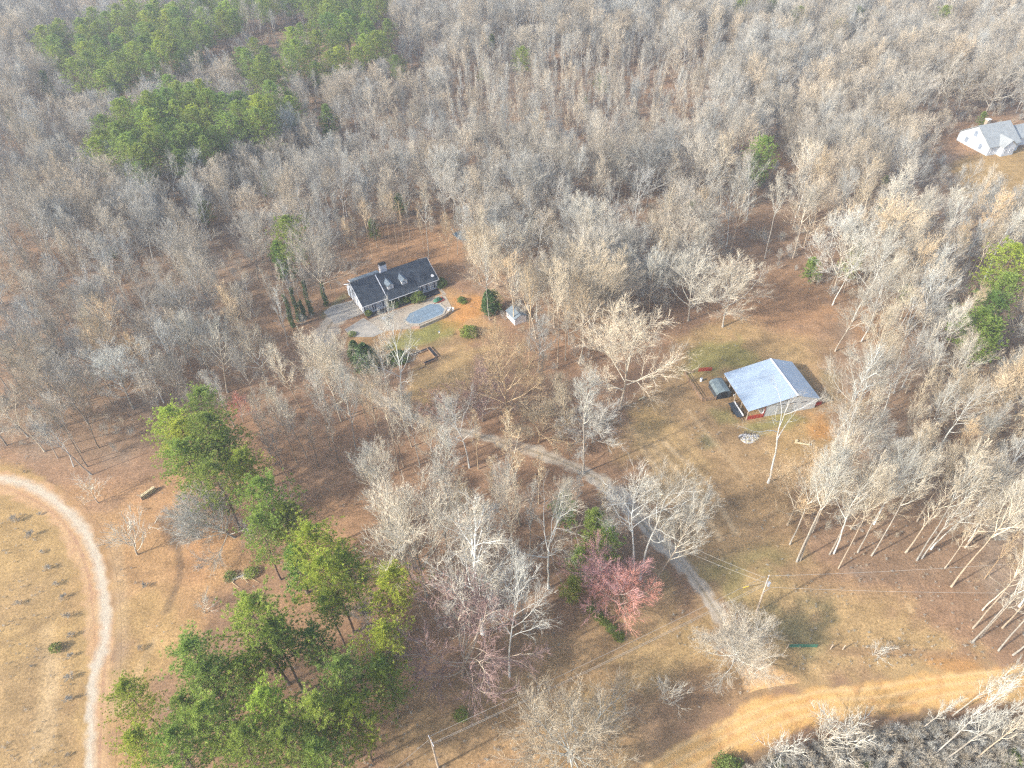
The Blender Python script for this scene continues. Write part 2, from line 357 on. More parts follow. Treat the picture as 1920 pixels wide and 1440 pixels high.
def axis(lo, hi, a, b, step, grow):
    mid = list(np.arange(a, b+step/2, step)); s = step; x = a; left = []
    while x > lo: s *= grow; x -= s; left.append(x)
    s = step; x = mid[-1]; right = []
    while x < hi: s *= grow; x += s; right.append(x)
    return np.array(left[::-1]+mid+right)
xs = axis(-2500, 2500, -112, 112, .55, 1.035); ys = axis(-600, 4000, 34, 190, .55, 1.03)
X, Y = np.meshgrid(xs, ys); X = X.ravel(); Y = Y.ravel(); nx, ny = len(xs), len(ys)
Zg = terrain(X, Y)
ii = (np.arange(ny-1)[:, None]*nx+np.arange(nx-1)[None]).ravel()
gm = bpy.data.meshes.new('ground'); F = np.stack([ii, ii+1, ii+nx+1, ii+nx], 1)
gm.vertices.add(len(X)); gm.vertices.foreach_set('co', np.stack([X, Y, Zg], 1).astype(np.float32).ravel())
gm.loops.add(F.size); gm.loops.foreach_set('vertex_index', F.astype(np.int32).ravel())
gm.polygons.add(len(F)); gm.polygons.foreach_set('loop_start', (np.arange(len(F))*4).astype(np.int32)); gm.polygons.foreach_set('loop_total', np.full(len(F), 4, np.int32))
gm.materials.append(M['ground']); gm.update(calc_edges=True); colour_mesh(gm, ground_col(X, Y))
tag(link(bpy.data.objects.new('ground', gm)), kind='structure')

# ------------------------------------------------------------------ roads
def road(name, pts, widths, painter, z=.015, step=.3, edge=1.0):
    P = np.array(smooth_line(W(pts), 14)); wd = np.interp(np.linspace(0, 1, len(P)), np.linspace(0, 1, len(widths)), widths)
    T = np.gradient(P, axis=0); T /= np.linalg.norm(T, axis=1)[:, None]; Nn = np.stack([-T[:, 1], T[:, 0]], 1)
    # resample along
    s = np.concatenate([[0], np.cumsum(np.linalg.norm(np.diff(P, axis=0), axis=1))]); sn = np.arange(0, s[-1], .5)
    P = np.stack([np.interp(sn, s, P[:, i]) for i in (0, 1)], 1); Nn = np.stack([np.interp(sn, s, Nn[:, i]) for i in (0, 1)], 1); wd = np.interp(sn, s, wd)
    k = int(max(widths)/step)+6; t = np.linspace(-1, 1, k)
    V = P[:, None]+Nn[:, None]*(t[None, :, None]*(wd[:, None, None]/2+edge)); n = len(sn)
    lat = (t[None]*(wd[:, None]/2+edge)); x = V[..., 0].ravel(); y = V[..., 1].ravel(); lat = lat.ravel(); ww = np.repeat(wd, k); ss = np.repeat(sn, k)
    base = ground_col(x, y); col = painter(x, y, lat, ww, ss)
    e = ww/2-np.abs(lat)+(vnoise(x, y, 1.5, 3)-.5)*2.0+(vnoise(x, y, 6, 4)-.5)*1.6
    a = np.clip(e/.9+.4, 0, 1); a = np.where(np.abs(lat) > ww/2+edge*.93, 0, a)[:, None]
    col = base*(1-a)+col*a
    ii = (np.arange(n-1)[:, None]*k+np.arange(k-1)[None]).ravel()
    me = mesh(name, np.stack([x, y, np.full(len(x), z)], 1), np.stack([ii, ii+k, ii+k+1, ii+1], 1), M['road']); colour_mesh(me, col)
    return tag(link(bpy.data.objects.new(name, me)), kind='structure')
def mixc(a, b, k): return a*(1-k[:, None])+b*k[:, None]
STRIP = [tuple(q) for q in smooth_line(W([(-30, 893), (47, 907), (110, 945), (150, 985), (175, 1022), (192, 1090), (197, 1133), (199, 1183), (190, 1225), (174, 1260), (170, 1300), (167, 1350), (166, 1455)]), 6)]
def paint_left(x, y, lat, ww, ss):
    n = vnoise(x, y, 1.2, 51); c = mixc(np.array([.44, .26, .13])*np.ones((len(x), 1)), np.array([.48, .32, .17]), vnoise(x, y, 5, 52))
    c = mixc(c, np.array([.34, .20, .12]), np.clip((np.abs(np.abs(lat+.2)-.85) < .22)*.45+(n > .66)*.45, 0, 1))
    d = line_d(x, y, STRIP)+(n-.5)*1.0; c = mixc(c, np.array([.52, .455, .35]), np.clip(1.35-d/1.15, 0, 1)*.85); c = mixc(c, np.array([.36, .25, .16]), np.clip(1-np.abs(np.abs(d)-.75)/.22, 0, 1)*.35*(n > .4))
    return c*(.88+.24*n)[:, None]
road('dirt_road', [(-60, 905), (0, 902), (60, 925), (110, 957), (150, 1005), (175, 1070), (187, 1150), (190, 1220), (186, 1300), (181, 1380), (178, 1460)], [6.5, 6.5, 5.8, 5.6, 5.6, 5.4, 5.0, 4.6, 4.2, 4, 4], paint_left)
def paint_drive(x, y, lat, ww, ss):
    n = vnoise(x, y, .9, 61); c = mixc(np.array([.38, .315, .235])*np.ones((len(x), 1)), np.array([.46, .39, .30]), n)
    cen = np.clip(1.1-np.abs(lat)/.45, 0, 1)*np.clip(.25+vnoise(x, y, 7, 62), 0, 1)*.75
    c = mixc(c, np.array([.24, .19, .12]), cen); c = mixc(c, np.array([.30, .20, .13]), np.clip((vnoise(x, y, 8, 63)-.55)*3, 0, .6)); return mixc(c, np.array([.60, .37, .17]), np.clip((ss-ss.max()+11)/6, 0, 1))
road('gravel_drive', [(640, 585), (612, 620), (606, 655), (630, 690), (690, 735), (760, 775), (830, 800), (890, 815), (960, 835), (1030, 856), (1090, 882), (1140, 912), (1180, 950), (1220, 1000), (1260, 1035), (1300, 1082), (1345, 1150), (1375, 1200), (1415, 1258), (1450, 1300), (1475, 1335)],
     [6, 6.5, 6, 4.5, 3.2, 3.0, 3.0, 3.0, 3.0, 3.0, 3.2, 3.4, 3.6, 3.2, 2.5, 2.4, 2.4, 2.8, 5, 10, 14], paint_drive, z=.02)
def paint_orange(x, y, lat, ww, ss):
    n = vnoise(x, y, 1.1, 71); c = mixc(np.array([.58, .33, .11])*np.ones((len(x), 1)), np.array([.60, .39, .165]), vnoise(x, y, 6, 72))
    for o in (-1.9, -.4, 1.2):
        c = mixc(c, np.array([.66, .47, .25]), np.clip(1-np.abs(lat-o-(vnoise(x, y, 12, 73)-.5)*1.5)/.5, 0, 1)*.55)
    return mixc(c, np.array([.50, .25, .10]), np.clip((n-.6)*3, 0, .5))
road('clay_road', [(2010, 1283), (1920, 1277), (1850, 1284), (1700, 1300), (1620, 1312), (1540, 1322), (1450, 1345), (1380, 1375), (1300, 1415), (1190, 1480), (1100, 1530)],
     [5.2, 5.6, 5.8, 5.2, 4.8, 5.0, 6.5, 6.5, 5.2, 4.6, 4.6], paint_orange, z=.03, edge=1.4)
def sheet(name, pts, m, z, kind='structure'):
    o = MB().prism_z(pts, .005, z).build(name, m); return tag(o, kind=kind)

# ------------------------------------------------------------------ the house with dark roof
HO = (-40.04, 158.98); HA = R_(31)
def hw_(u, v): return (HO[0]+u*math.cos(HA)-v*math.sin(HA), HO[1]+u*math.sin(HA)+v*math.cos(HA))
H = thing('house', 'long pale blue house with dark shingle roof, two dormers and white chimney', 'house', (*HO, 0), HA)
def gable_walls(parent, name, u0, u1, v0, v1, ze, vr, zr, m):
    MB().prism_u([(v0, 0), (v1, 0), (v1, ze), (vr, zr), (v0, ze)], u0, u1).build(name, m, parent)
def roof_slab(u0, u1, vf, zf, vr, zr, vb, zb, t=.16):
    return MB().prism_u([(vf, zf), (vr, zr), (vb, zb), (vb, zb-t), (vr, zr-t-.03), (vf, zf-t)], u0, u1)
gable_walls(H, 'wall', .1, 7.0, .1, 12.0, 3.05, 6.4, 6.72, M['siding'])
gable_walls(H, 'wall', 7.0, 16.4, 2.2, 11.9, 3.6, 6.4, 6.62, M['siding'])
gable_walls(H, 'wall', 16.4, 22.9, .12, 11.95, 3.0, 6.4, 6.66, M['siding'])
rf = roof_slab(-.35, 7.15, -.35, 3.17, 6.4, 7.10, 12.5, 3.45).build('roof', M['shingle'], H)
MB().prism_u([(-1.15, 2.80), (6.4, 7.0), (12.45, 3.35), (12.45, 3.2), (6.4, 6.82), (-1.15, 2.65)], 7.15, 16.45).build('roof', M['shingle'], H)
roof_slab(16.45, 23.35, -.3, 3.12, 6.4, 6.97, 12.4, 3.32).build('roof', M['shingle'], H)
tr = MB(); tr.prism_u([(-.37, 3.19), (6.4, 7.15), (6.4, 7.08), (-.37, 3.12)], 7.05, 7.27)
tr.prism_u([(-.4, 3.19), (6.4, 7.13), (12.52, 3.47), (12.52, 3.2), (6.4, 6.85), (-.4, 2.95)], -.45, -.352)
tr.prism_u([(-.35, 3.12), (6.4, 6.99), (12.42, 3.34), (12.42, 3.1), (6.4, 6.75), (-.35, 2.9)], 23.352, 23.42)
tr.box(-.35, -.45, 2.98, 7.05, -.352, 3.12); tr.box(7.3, -1.25, 2.63, 16.4, -1.152, 2.78); tr.box(16.5, -.4, 2.95, 23.3, -.302, 3.09)
tr.build('roof_trim', M['white'], H)
def window(parent, u, v, z0, w_, h_, n=2):
    f = MB(); f.box(u, v-.06, z0, u+w_, v-.002, z0+.1); f.box(u, v-.06, z0+h_-.1, u+w_, v-.002, z0+h_)
    for i in range(n+1):
        x = u+i*(w_-.1)/n; f.box(x, v-.062, z0+.1, x+.1, v-.003, z0+h_-.1)
    f.box(u+.1, v-.05, z0+h_/2-.03, u+w_-.1, v-.004, z0+h_/2+.03)
    fo = f.build('window', M['white'], parent)
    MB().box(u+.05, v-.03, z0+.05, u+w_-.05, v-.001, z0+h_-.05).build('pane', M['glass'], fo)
for u, w_ in ((.55, 1.9), (3.65, 1.9), (19.75, 1.9)): window(H, u, .1, .75, w_, 1.65)
window(H, 16.75, .12, .75, .95, 1.65, 1)
for u in (.1, 2.5, 3.2, 5.6, 17.75, 19.3, 21.7): MB().box(u+.03, .03, .7, u+.4, .098, 2.45).build('shutter', M['navy'], H)
for u in (9.35, 13.6):      # dormers
    d = MB(); d.prism_v([(u-.85, 4.1), (u+.85, 4.1), (u+.85, 5.45), (u, 6.0), (u-.85, 5.45)], 1.55, 4.6); do = d.build('dormer', M['white'], H)
    MB().prism_v([(u-1.05, 5.32), (u, 6.02), (u+1.05, 5.32), (u+1.05, 5.44), (u, 6.16), (u-1.05, 5.44)], 1.3, 5.0).build('dormer_roof', M['grey_roof'], do)
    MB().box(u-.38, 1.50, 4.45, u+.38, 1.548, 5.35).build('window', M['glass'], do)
    MB().box(u-.42, 1.48, 4.86, u+.42, 1.499, 4.92).box(u-.03, 1.48, 4.45, u+.03, 1.498, 4.86).build('sash', M['white'], do)
ch = MB().box(9.3, 7.4, 3, 11.2, 8.7, 8.7).build('chimney', M['brick'], H)
MB().box(9.2, 7.3, 8.702, 11.3, 8.8, 8.85).box(9.6, 7.7, 8.85, 10.1, 8.4, 9.1).box(10.4, 7.7, 8.85, 10.9, 8.4, 9.1).build('chimney_cap', M['black'], ch)
MB().prism_u([(12.1, .02), (15.0, .02), (15.0, 2.35), (12.1, 2.95)], 2.2, 10.6).build('rear_room', M['siding'], H)
MB().prism_u([(12.0, 3.12), (15.3, 2.5), (15.3, 2.36), (12.0, 2.98)], 1.8, 10.9).build('rear_roof', M['grey_roof'], H)
MB().box(1.7, 14.9, 2.3, 1.79, 15.4, 2.5).prism_u([(12.3, 3.1), (15.35, 2.52), (15.35, 2.3), (12.3, 2.9)], 1.7, 1.79).build('rear_trim', M['white'], H)
for v in (1.4, 5.0): MB().box(.02, v, .02, .098, v+2.7, 2.3).build('garage_door', M['white'], H)
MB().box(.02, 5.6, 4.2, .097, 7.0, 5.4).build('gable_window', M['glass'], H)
for u in (8.0, 10.2, 12.4, 14.6, 16.1): MB().box(u, -.75, .1, u+.16, -.6, 2.72).build('porch_post', M['white'], H)
MB().box(7.2, -.9, .02, 16.35, 2.2, .16).build('porch_floor', M['concrete'], H)
MB().box(12.9, 2.12, .17, 13.85, 2.19, 2.25).build('door', M['door_red'], H)
for u in (8.2, 10.4, 14.7): window(H, u, 2.2, .9, 1.3, 1.5)
dsh = thing('satellite_dish', 'small white satellite dish on the right end of the dark roof', 'satellite dish', (*hw_(21.9, .9), 3.75), HA)
MB().tube([(0, 0, 0), (0, 0, .5)], .03, 6).build('mast', M['galv'], dsh)
MB().tube([(0, -.1, .5), (0, -.16, .62), (0, -.2, .66)], [.08, .42, .45], 14).build('dish', M['white'], dsh)
# paved areas round the house
def hp(l): return [hw_(u, v) for u, v in l]
sheet('garden_bed', hp([(.2, -1.9), (22.3, -2.6), (22.7, .0), (.2, .0)]), M['mulch'], .04)
sheet('paved_edge', hp([(.0, -2.3), (22.6, -3.3), (22.9, -.2), (23.6, -.2), (23.6, -4.0), (.0, -2.7)]), M['patio'], .03)
sheet('patio', hp([(-.4, -2.8), (8.6, -3.3), (23.0, -4.2), (21.4, -12.4), (17.4, -13.6), (10.2, -14.2), (7.6, -12.2), (1.5, -9.6)]), M['patio'], .05)
sheet('parking_pad', hp([(-8.5, 1), (-.1, 1.0), (-.1, 8.6), (-6, 9.5), (-9, 8)]), M['concrete'], .045)
sheet('side_patio', [tuple(G(*p)[:2]) for p in ((646, 618), (682, 596), (720, 622), (700, 632), (660, 632))], M['concrete'], .035)
# pool
PL = [(8.35, -8.57), (10.6, -6.5), (17.4, -5.7), (19.4, -7.2), (19.6, -10.1), (18.0, -11.8), (10.8, -12.0), (8.7, -10.5)]
cx = sum(p[0] for p in PL)/8; cy = sum(p[1] for p in PL)/8
PO = thing('swimming_pool', 'covered swimming pool with grey-blue cover and pale coping in front of the house', 'swimming pool', (*hw_(cx, cy), 0), HA)
def ring(pts, s): return [((u-cx)*s, (v-cy)*s) for u, v in pts]
MB().prism_z(ring(PL, 1.0), .051, .16).build('pool_cover', M['cover'], PO)
cp = MB(); a = ring(PL, 1.003); b = ring(PL, 1.11)
for i in range(8):
    j = (i+1) % 8; cp.prism_z([a[i], b[i], b[j], a[j]], .052, .20)
cp.build('coping', M['coping'], PO)
sm = MB()
for k in np.linspace(-4.3, 4.3, 7): sm.box(k-.04, -2.2, .161, k+.04, 2.2, .172)
for k in (-1.5, 0, 1.5): sm.box(-4.6, k-.04, .173, 4.6, k+.04, .18)
sm.build('cover_strap', mat('strap', (.12, .17, .22)), PO)
FE = [hw_(*p) for p in ((7.9, -12.6), (10.0, -13.8), (17.2, -13.5), (21.3, -12.0))]
fo = thing('pool_fence', 'low pale fence curving along the near side of the pool patio', 'fence', (*FE[0], 0), 0)
for i in range(3):
    a = np.array(FE[i])-np.array(FE[0]); b = np.array(FE[i+1])-np.array(FE[0]); d = (b-a)/np.linalg.norm(b-a); nn = np.array([-d[1], d[0]])*.04
    MB().prism_z([tuple(a-nn), tuple(b-nn), tuple(b+nn), tuple(a+nn)], .0, .75).build('fence_panel', M['pink_brick'] if i == 0 else M['coping'], fo)
for q in FE: MB().box(q[0]-FE[0][0]-.08, q[1]-FE[0][1]-.08, .0, q[0]-FE[0][0]+.08, q[1]-FE[0][1]+.08, .95).build('fence_post', M['wood'], fo)
gc = thing('covered_pump', 'dark green tarpaulin heaped over pool gear by the pool corner', 'pool equipment', (*hw_(20.0, -5.3), .05), HA)
random.seed(3)
def blanket(lx, ly, h, n=10):
    b = MB(); vs = []; fs = []
    for i in range(n+1):
        for j in range(n+1):
            a_ = -1+2*i/n; b_ = -1+2*j/n; r = max(abs(a_), abs(b_)); q_ = r/(math.hypot(a_, b_)+1e-9)*(1+.12*math.sin(3*math.atan2(b_, a_)+1)); x = a_*q_; y = b_*q_; vs.append((x*lx/2, y*ly/2, h*(1-r**3)*(.75+.4*random.random()) if r < 1 else 0))
    for i in range(n):
        for j in range(n): k = i*(n+1)+j; fs.append((k, k+n+1, k+n+2, k+1))
    return b.add(vs, fs)
blanket(2.8, 1.6, .9).build('tarpaulin', M['green_cloth'], gc)
MB().box(-1.7, -1.1, 0, 1.6, -.95, .25).box(1.45, -.9, 0, 1.6, .8, .25).build('brick_edge', M['door_red'], gc)
def patio_chair(u, v, rz, label):
    t = thing('garden_chair', label, 'chair', (*hw_(u, v), .05), HA+rz, 'white chairs on the pool patio')
    MB().box(-.3, -.3, .38, .3, .3, .44).build('seat', M['white'], t); MB().prism_u([(.28, .44), (.34, .44), (.48, 1.05), (.42, 1.05)], -.3, .3).build('backrest', M['white'], t)
    for sx in (-.27, .21):
        for sy in (-.27, .21): MB().box(sx, sy, 0, sx+.06, sy+.06, .38).build('leg', M['white'], t)
patio_chair(20.2, -11.4, .5, 'white garden chair nearest the pool in the patio corner')
patio_chair(21.0, -12.1, -1.2, 'white garden chair at the outermost corner of the pool patio')
patio_chair(20.9, -10.9, 2.6, 'white garden chair facing the house in the patio corner')
def round_table(u, v, label):
    t = thing('garden_table', label, 'table', (*hw_(u, v), .05), HA, 'garden tables on the patio')
    MB().tube([(0, 0, .7), (0, 0, .74)], .62, 16).build('tabletop', M['galv'], t); MB().tube([(0, 0, 0), (0, 0, .7)], .05, 8).build('leg', M['galv'], t)
    MB().tube([(0, 0, 0), (0, 0, .05)], .3, 12).build('base', M['galv'], t)
round_table(3.6, -5.0, 'round grey table on the patio left of the pool')
# white shed
sa, sb = G(950, 594), G(968.8, 613.9); d = sb-sa; sang = math.atan2(d[1], d[0]); SW = 4.6
sh = thing('garden_shed', 'small white shed with pale roof under bare trees right of the pool', 'shed', (sa[0], sa[1], 0), sang)
MB().prism_v([(0, 0), (SW, 0), (SW, 2.0), (SW/2, 2.0), (0, 2.0)], 0, 3.6).build('wall', M['white'], sh)
MB().prism_u([(-.2, 2.002), (1.8, 2.9), (3.8, 2.002), (3.8, 2.12), (1.8, 3.02), (-.2, 2.12)], -.2, SW+.2).build('roof', M['grey_roof'], sh)
for q_ in (.02, SW-.06): MB().prism_u([(0, 2.001), (3.6, 2.001), (1.8, 2.85)], q_, q_+.04).build('gable', M['white'], sh)
MB().box(1.5, -.03, 0.05, 2.9, -.002, 1.9).build('door', M['siding'], sh)

# ------------------------------------------------------------------ barn
BO = (53.4, 113.5); BA = R_(10.5)
def bw(u, v): return (BO[0]+u*math.cos(BA)-v*math.sin(BA), BO[1]+u*math.sin(BA)+v*math.cos(BA))
B = thing('barn', 'grey steel barn with wide pale blue-white metal roof and open lean-to', 'barn', (*BO, 0), BA)
MB().prism_v([(4.35, 0), (17.2, 0), (17.2, 3.25), (11.6, 5.38), (4.35, 3.85)], .25, 12.9).build('wall', M['barn_wall'], B)
MB().prism_v([(0, 3.1), (4.3, 3.96), (11.6, 5.52), (11.6, 5.40), (4.3, 3.86), (0, 3.0)], -.1, 13.3).build('roof', M['metal_roof'], B)
MB().prism_v([(11.6, 5.52), (17.7, 3.2), (17.7, 3.08), (11.6, 5.40)], -.1, 13.3).build('roof', M['metal_roof'], B)
MB().prism_v([(11.35, 5.50), (11.6, 5.57), (11.85, 5.46), (11.85, 5.50), (11.6, 5.62), (11.35, 5.54)], -.13, 13.33).build('ridge_cap', M['white'], B)
for k in range(14):
    v = .35+k*.98; MB().prism_v([(.02, 3.108), (4.3, 3.966), (11.3, 5.462), (11.3, 5.50), (4.3, 4.00), (.02, 3.145)], v, v+.05).build('roof_rib', M['galv'], B)
    MB().prism_v([(11.9, 5.41), (17.68, 3.212), (17.68, 3.25), (11.9, 5.445)], v, v+.05).build('roof_rib', M['galv'], B)
MB().box(.12, .1, 3.0, 4.3, .2, 3.15).box(.05, .2, 2.85, .15, 13, 3.02).build('roof_beam', M['wood'], B)
for v in (.2, 3.4, 6.6, 9.8, 12.8): MB().box(.1, v-.08, 0, .26, v+.08, 2.86).build('post', M['pole'], B)
MB().box(7.5, .2, .05, 11.2, .248, 3.0).build('sliding_door', M['galv'], B)
MB().box(6.9, .17, 3.02, 11.8, .24, 3.12).box(13.2, .19, 2.6, 14.6, .245, 2.8).box(9.3, .2, 3.9, 10.2, .247, 4.1).build('door_track', M['dark_metal'], B)
MB().box(4.2, .16, 0, 4.42, .249, 3.85).build('corner_trim', M['door_red'], B)
def panel(name, label, p0, p1, h, m, rails=5, group=None, cat='gate'):
    a = np.array(p0); b = np.array(p1); L = np.linalg.norm(b-a); t = thing(name, label, cat, (*a, 0), math.atan2(b[1]-a[1], b[0]-a[0]), group)
    r = MB()
    for k in range(rails): z = .15+(h-.2)*k/(rails-1); r.box(.04, -.02, z-.04, L-.04, .02, z+.04)
    r.build('rails', m, t)
    for q_ in (0, L/2-.035, L-.07): MB().box(q_, -.035, 0, q_+.07, .035, h+.05).build('upright', m, t)
    return t
RG = 'red stock panels round the barn'
panel('stock_panel', 'red metal stock panel across the open front of the lean-to', bw(.35, .15), bw(4.1, .15), 1.3, M['red_metal'], 9, RG)
panel('stock_panel', 'red metal stock panel at the far end of the dirt pen', bw(-3.9, 18.4), bw(-.6, 17.9), 1.3, M['red_metal'], 9, RG)
panel('stock_panel', 'red metal stock panel beside the right wall of the barn', bw(17.5, .6), bw(19.3, .9), 1.3, M['red_metal'], 9, RG)
PEN = [bw(-3.9, 8.0), bw(-7.3, 8.25), bw(-7.7, 18.1), bw(-4.1, 18.4)]
pf = thing('pen_fence', 'low timber fence round the dirt pen left of the barn', 'fence', (*PEN[0], 0), 0)
for i in range(3):
    a = np.array(PEN[i])-np.array(PEN[0]); b = np.array(PEN[i+1])-np.array(PEN[0]); L = np.linalg.norm(b-a); d = (b-a)/L; nn = np.array([-d[1], d[0]])*.03; q = MB()
    for z in (.25, .6, .95): q.prism_z([tuple(a-nn), tuple(b-nn), tuple(b+nn), tuple(a+nn)], z, z+.14)
    q.build('rails', M['wood'], pf)
    for k in range(int(L/2.4)+1):
        c = a+d*min(L, k*2.4); MB().box(c[0]-.07, c[1]-.07, 0, c[0]+.07, c[1]+.07, 1.2).build('fence_post', M['wood'], pf)
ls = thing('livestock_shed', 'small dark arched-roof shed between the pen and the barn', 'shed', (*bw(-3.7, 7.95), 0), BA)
MB().prism_v([(0, 0), (3.5, 0), (3.5, 1.55), (3.0, 2.1), (1.75, 2.4), (.5, 2.1), (0, 1.55)], .12, 4.7).build('wall', M['dark_metal'], ls)
MB().prism_v([(-.1, 1.5), (.42, 2.14), (1.75, 2.46), (3.08, 2.14), (3.6, 1.5), (3.6, 1.58), (3.12, 2.22), (1.75, 2.55), (.38, 2.22), (-.1, 1.58)], 0, 4.8).build('roof', M['shed_roof'], ls)
MB().box(.9, .09, .02, 2.6, .118, 1.9).build('doorway_shade', M['black'], ls)  # black panel on the solid wall paints the shade inside the opening
tl = thing('utility_trailer', 'dark flatbed trailer parked against the barn lean-to', 'trailer', (*bw(-1.0, .9), 0), BA)
MB().box(-.8, 0, .55, .6, 4.9, .66).build('bed', M['dark_metal'], tl); MB().box(.62, 0, .66, .7, 4.9, 1.1).build('side_board', M['white'], tl)
MB().box(-.15, -1.3, .5, -.05, 0, .58).build('tow_bar', M['dark_metal'], tl)
for u in (-.95, .72):
    for v in (1.8, 2.7): MB().tube([(u, v, .34), (u+.2, v, .34)], .34, 14).build('wheel', M['black'], tl)
bl = thing('barrel', 'upright white barrel standing alone in the dirt pen', 'barrel', (*bw(-4.6, 15.0), 0))
MB().tube([(0, 0, 0), (0, 0, .2), (0, 0, .5), (0, 0, .95)], [.29, .31, .32, .29], 16).build('barrel_body', M['white'], bl)
MB().tube([(0, 0, .951), (0, 0, .98)], .27, 16).build('lid', M['galv'], bl)
bu = thing('bucket', 'small white bucket between the dark shed and the barn', 'bucket', (*bw(.9, 8.4), 0))
MB().tube([(0, 0, 0), (0, 0, .42)], [.16, .2], 12).build('bucket_body', M['white'], bu); MB().tube([(-.2, 0, .42), (-.1, 0, .58), (.1, 0, .58), (.2, 0, .42)], .012, 5).build('handle', M['galv'], bu)
# burn pile
random.seed(5)
ap = G(1404, 821); A_ = thing('burn_pile', 'burnt heap of grey ash and charred branches in front of the barn', 'burn pile', (ap[0], ap[1], 0), .2)
blanket(4.6, 3.0, .35, 14).build('ash_heap', M['ash'], A_)
q = MB(); q2 = MB()
for i in range(130):
    a = random.uniform(0, 6.28); r = random.random()**.5; x = r*2.2*math.cos(a); y = r*1.4*math.sin(a); b = random.uniform(0, 6.28); L = random.uniform(.3, 1.1)
    (q if (i % 3 and y > -.2) else q2).tube([(x, y, .1), (x+L*math.cos(b), y+L*math.sin(b), random.uniform(.2, .65))], [.06, .03], 5)
q.build('charred_branches', M['char'], A_); q2.build('pale_branches', M['log'], A_)
lp = G(1504, 833); LG = thing('log_section', 'short pale felled log lying in the grass right of the burn pile', 'log', (lp[0], lp[1], .0), -.25)
MB().tube([(-1.6, 0, .2), (-.2, .05, .22), (1.5, -.1, .2)], [.2, .21, .17], 10).build('log_body', M['log'], LG); MB().tube([(1.0, -.08, .2), (1.6, .5, .35)], [.09, .05], 7).build('branch_stub', M['log'], LG)
lp = G(1497, 829); L2 = thing('log_round', 'cut log round standing beside the short felled log', 'log', (lp[0]-.3, lp[1]+.3, 0))
MB().tube([(0, 0, 0), (0, 0, .35)], [.34, .3], 12).build('log_body', M['log'], L2)
lp = G(1203, 748); L3 = thing('log_section', 'single short log on the brown ground near the big spreading oak', 'log', (lp[0], lp[1], 0), .5)
MB().tube([(-.8, 0, .18), (.8, .05, .18)], [.19, .16], 9).build('log_body', M['log'], L3)
# raised beds
rb = G(797, 668); RB = thing('raised_bed', 'U-shaped raised garden bed of brown timbers on the lawn', 'garden bed', (rb[0], rb[1], 0), HA)
def trough(u0, v0, u1, v1):
    b = MB(); t = .12; b.box(u0, v0, 0, u1, v0+t, .4); b.box(u0, v1-t, 0, u1, v1, .4); b.box(u0, v0+t, 0, u0+t, v1-t, .4); b.box(u1-t, v0+t, 0, u1, v1-t, .4)
    s = b.build('timber_frame', M['wood'], RB); MB().box(u0+t, v0+t, 0, u1-t, v1-t, .28).build('soil', M['mulch'], s)
trough(-3.0, 1.6, 1.8, 2.5); trough(1.8, -2.2, 2.9, 2.5); trough(-1.6, -3.1, 1.8, -2.2)
MB().box(-4.2, -3.8, 0, -1.8, -3.6, .2).build('loose_board', M['wood'], RB)
# bird-house pole on lawn
bp_ = G(825, 636); bh = thing('bird_house', 'small white bird house on a thin post on the lawn', 'bird house', (bp_[0], bp_[1], 0))
MB().tube([(0, 0, 0), (0, 0, 2.2)], .04, 6).build('post', M['wood'], bh); MB().box(-.2, -.2, 2.2, .2, .2, 2.55).build('box', M['white'], bh); MB().prism_u([(-.28, 2.55), (.28, 2.55), (0, 2.8)], -.28, .28).build('roof', M['grey_roof'], bh)
pd = G(877, 441); sheet('pond', [(pd[0]+4.5*math.cos(a)*(1+.2*math.sin(3*a)), pd[1]+3.2*math.sin(a)) for a in np.linspace(0, 6.28, 22)[:-1]], M['water'], .03)

# ------------------------------------------------------------------ second house
H2 = thing('house', 'white house with pale grey roof at the right edge among the trees', 'house', (175.2, 242.5, 0), R_(16)); h2 = H2
MB().prism_u([(0, 0), (14.6, 0), (14.6, 3.4), (7.6, 7.9), (0, 3.4)], 0, 13.4).build('wall', M['siding2'], h2)
MB().prism_u([(-.5, 3.3), (7.6, 8.4), (15.1, 3.3), (15.1, 3.1), (7.6, 8.15), (-.5, 3.1)], -.5, 13.7).build('roof', M['pale_roof'], h2)
MB().prism_v([(4.2, 0), (9.4, 0), (9.4, 3.6), (6.8, 5.6), (4.2, 3.6)], -2.2, .0).build('front_gable', M['siding2'], h2)
MB().prism_v([(3.8, 3.35), (6.8, 5.65), (9.8, 3.35), (9.8, 3.55), (6.8, 5.9), (3.8, 3.55)], -2.5, 3.9).build('gable_roof', M['pale_roof'], h2)
MB().prism_u([(3.0, 0), (12.4, 0), (12.4, 3.0), (7.8, 5.6), (3.0, 3.0)], 13.42, 23).build('side_wing', M['siding2'], h2)
MB().prism_u([(2.5, 2.95), (7.8, 5.95), (12.9, 2.95), (12.9, 2.78), (7.8, 5.7), (2.5, 2.78)], 13.72, 23.4).build('wing_roof', M['pale_roof'], h2)
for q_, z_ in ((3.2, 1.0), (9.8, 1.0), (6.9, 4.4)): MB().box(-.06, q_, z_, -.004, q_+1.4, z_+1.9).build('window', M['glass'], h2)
for u in (1.0, 2.6): window(h2, u, .0, .9, 1.3, 1.6)
for u in (4.8, 7.2): window(h2, u, -2.2, .9, 1.6, 1.7)
c2 = MB().box(5.4, 9.5, 5, 6.8, 10.7, 8.7).build('chimney', M['patio'], h2); MB().box(5.3, 9.4, 8.702, 6.9, 10.8, 8.95).build('chimney_cap', M['white'], c2)

